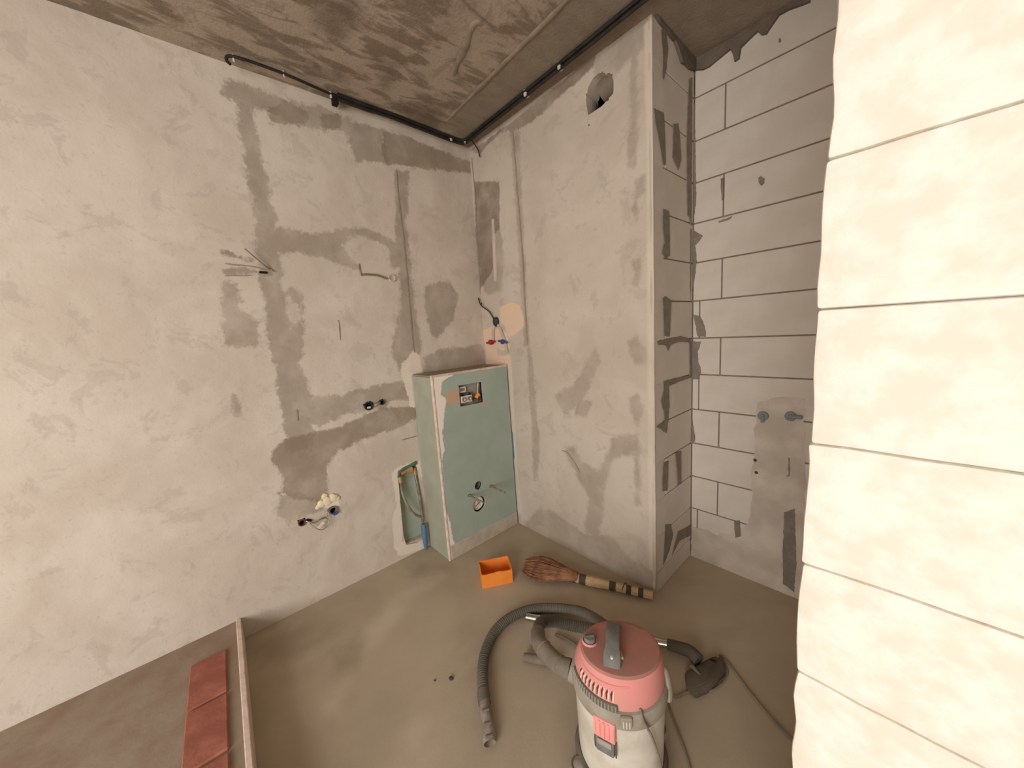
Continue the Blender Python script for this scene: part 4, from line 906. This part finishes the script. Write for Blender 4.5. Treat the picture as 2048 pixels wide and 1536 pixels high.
# chrome wand and floor tool
W0, W1 = Vector((0.938, -0.589, 0.018)), Vector((1.500, -0.280, 0.030))
wd = thing('chrome_wand', 'chrome extension tube lying behind the vacuum cleaner under its hose', 'tube', tuple((W0.x, W0.y, 0)))
LD = lambda p: local(wd, p)
d = (W1 - W0).normalized(); ln = (W1 - W0).length
bm = bmesh.new(); tube(bm, [LD(W0 + d * s) for s in (0, 0.002, 0.055, 0.062, 0.07, ln * .5, ln - 0.06, ln - 0.05, ln)], 0.0172, 24); obj('steel_tube', bm, M_chrome, wd)
for s in (0.06, ln - 0.035):
    bm = bmesh.new(); tube(bm, [LD(W0 + d * s), LD(W0 + d * (s + 0.008))], 0.0188, 24); obj('collar_ring', bm, M_chrome, wd)
ft = thing('floor_tool', 'dust covered dark floor nozzle lying flat on the floor right of the vacuum', 'nozzle', (1.62, -0.30, 0))
LQ = lambda p: local(ft, p)
bm = bmesh.new(); tube(bm, catmull([LQ(p) for p in (tuple(W1), (1.545, -0.268, 0.036), (1.585, -0.262, 0.040), (1.625, -0.272, 0.034))], 5), lambda t: 0.0215 + 0.006 * t, 16); obj('neck', bm, M_tool, ft)
bm = bmesh.new()
top = [(1.600, -0.350), (1.655, -0.195), (1.690, -0.185), (1.712, -0.235), (1.690, -0.360), (1.665, -0.410), (1.630, -0.405)]
A_ = [bm.verts.new(LQ((x, y, 0.0))) for x, y in top]
cx, cy = np.mean([p[0] for p in top]), np.mean([p[1] for p in top])
B_ = [bm.verts.new(LQ((x, y, 0.022))) for x, y in top]
C_ = [bm.verts.new(LQ((cx + (x - cx) * 0.7, cy + (y - cy) * 0.75, 0.036))) for x, y in top]
for r0, r1 in ((A_, B_), (B_, C_)):
    for k in range(7): bm.faces.new((r0[k], r0[(k + 1) % 7], r1[(k + 1) % 7], r1[k]))
bm.faces.new(A_[::-1]); bm.faces.new(C_)
bmesh.ops.bevel(bm, geom=[e_ for e_ in bm.edges], offset=0.004, segments=2, affect='EDGES')
tb_ = obj('tool_body', bm, M_tool, ft)
bm = bmesh.new(); tube(bm, [LQ((1.612, -0.318, 0.038)), LQ((1.652, -0.335, 0.040))], lambda t: 0.009 - .004 * t, 10, True, 0.4); obj('pale_bar', bm, M_hosedust, tb_)  # paler bar on top of the tool body
bm = bmesh.new(); tube(bm, [LQ((1.655, -0.238, 0.034)), LQ((1.675, -0.232, 0.037))], 0.006, 8, True, 0.6); obj('release_button', bm, M_hole, tb_)

# second, dark plastic nozzle under the hose
cn = thing('crevice_tool', 'grey plastic crevice tool lying under the hose loop left of the vacuum', 'nozzle', (1.10, -0.73, 0))
LR = lambda p: local(cn, p)
bm = bmesh.new(); a0, a1 = Vector((1.085, -0.752, 0.018)), Vector((1.22, -0.668, 0.024))
tube(bm, [LR(a0), LR(a0.lerp(a1, 0.12)), LR(a0.lerp(a1, 0.5)), LR(a1)], lambda t: 0.017 + 0.006 * t, 14, True, 0.8); obj('tool_tube', bm, M_hosedust, cn)
bm = bmesh.new(); tube(bm, [LR(a0 - (a1 - a0).normalized() * 0.001), LR(a0 + (a1 - a0).normalized() * 0.003)], 0.0125, 12, True, 0.8); obj('tool_mouth', bm, M_hole, cn)
ck = thing('tool_clip', 'small dark plastic tool clip poking out behind the hose loop', 'clip', (1.06, -0.66, 0))
LK = lambda p: local(ck, p)
bm = bmesh.new(); tube(bm, catmull([LK(p) for p in ((1.055, -0.668, 0.03), (1.043, -0.655, 0.05), (1.055, -0.638, 0.055), (1.085, -0.645, 0.03), (1.12, -0.665, 0.012))], 5), 0.010, 10); obj('clip_arm', bm, M_nozzle, ck)
bm = bmesh.new(); tube(bm, [LK((1.058, -0.672, 0.0)), LK((1.055, -0.668, 0.035))], 0.011, 10); obj('clip_foot', bm, M_nozzle, ck)
hose_thing('black_lead', 'thin black lead running on the floor between hose loop and vacuum head', 'cable', [(1.10, -0.560, 0.008), (1.16, -0.548, 0.012), (1.22, -0.545, 0.010), (1.30, -0.56, 0.008), (1.40, -0.61, 0.007)], 0.007, M_hose, n=6)

# debris
for i, (x, y, r, lab) in enumerate(((0.927, -1.023, 0.012, 'dark brown crumb alone on the floor left of the hose nozzle'), (0.885, -1.075, 0.006, 'tiny dark speck on the floor beside the larger crumb'))):
    bm = bmesh.new(); bmesh.ops.create_icosphere(bm, subdivisions=2, radius=r)
    for v in bm.verts: v.co = Vector((v.co.x * 0.9, v.co.y * 0.6, v.co.z * 0.4)) * (1 + 0.3 * mnoise.noise(v.co * 90 + Vector((i, 0, 0))))
    o = obj('crumb', bm, M_crumb); o.location = (x, y, r * 0.35); o.rotation_euler = (0, 0, 0.5)
    tag(o, lab, 'debris')
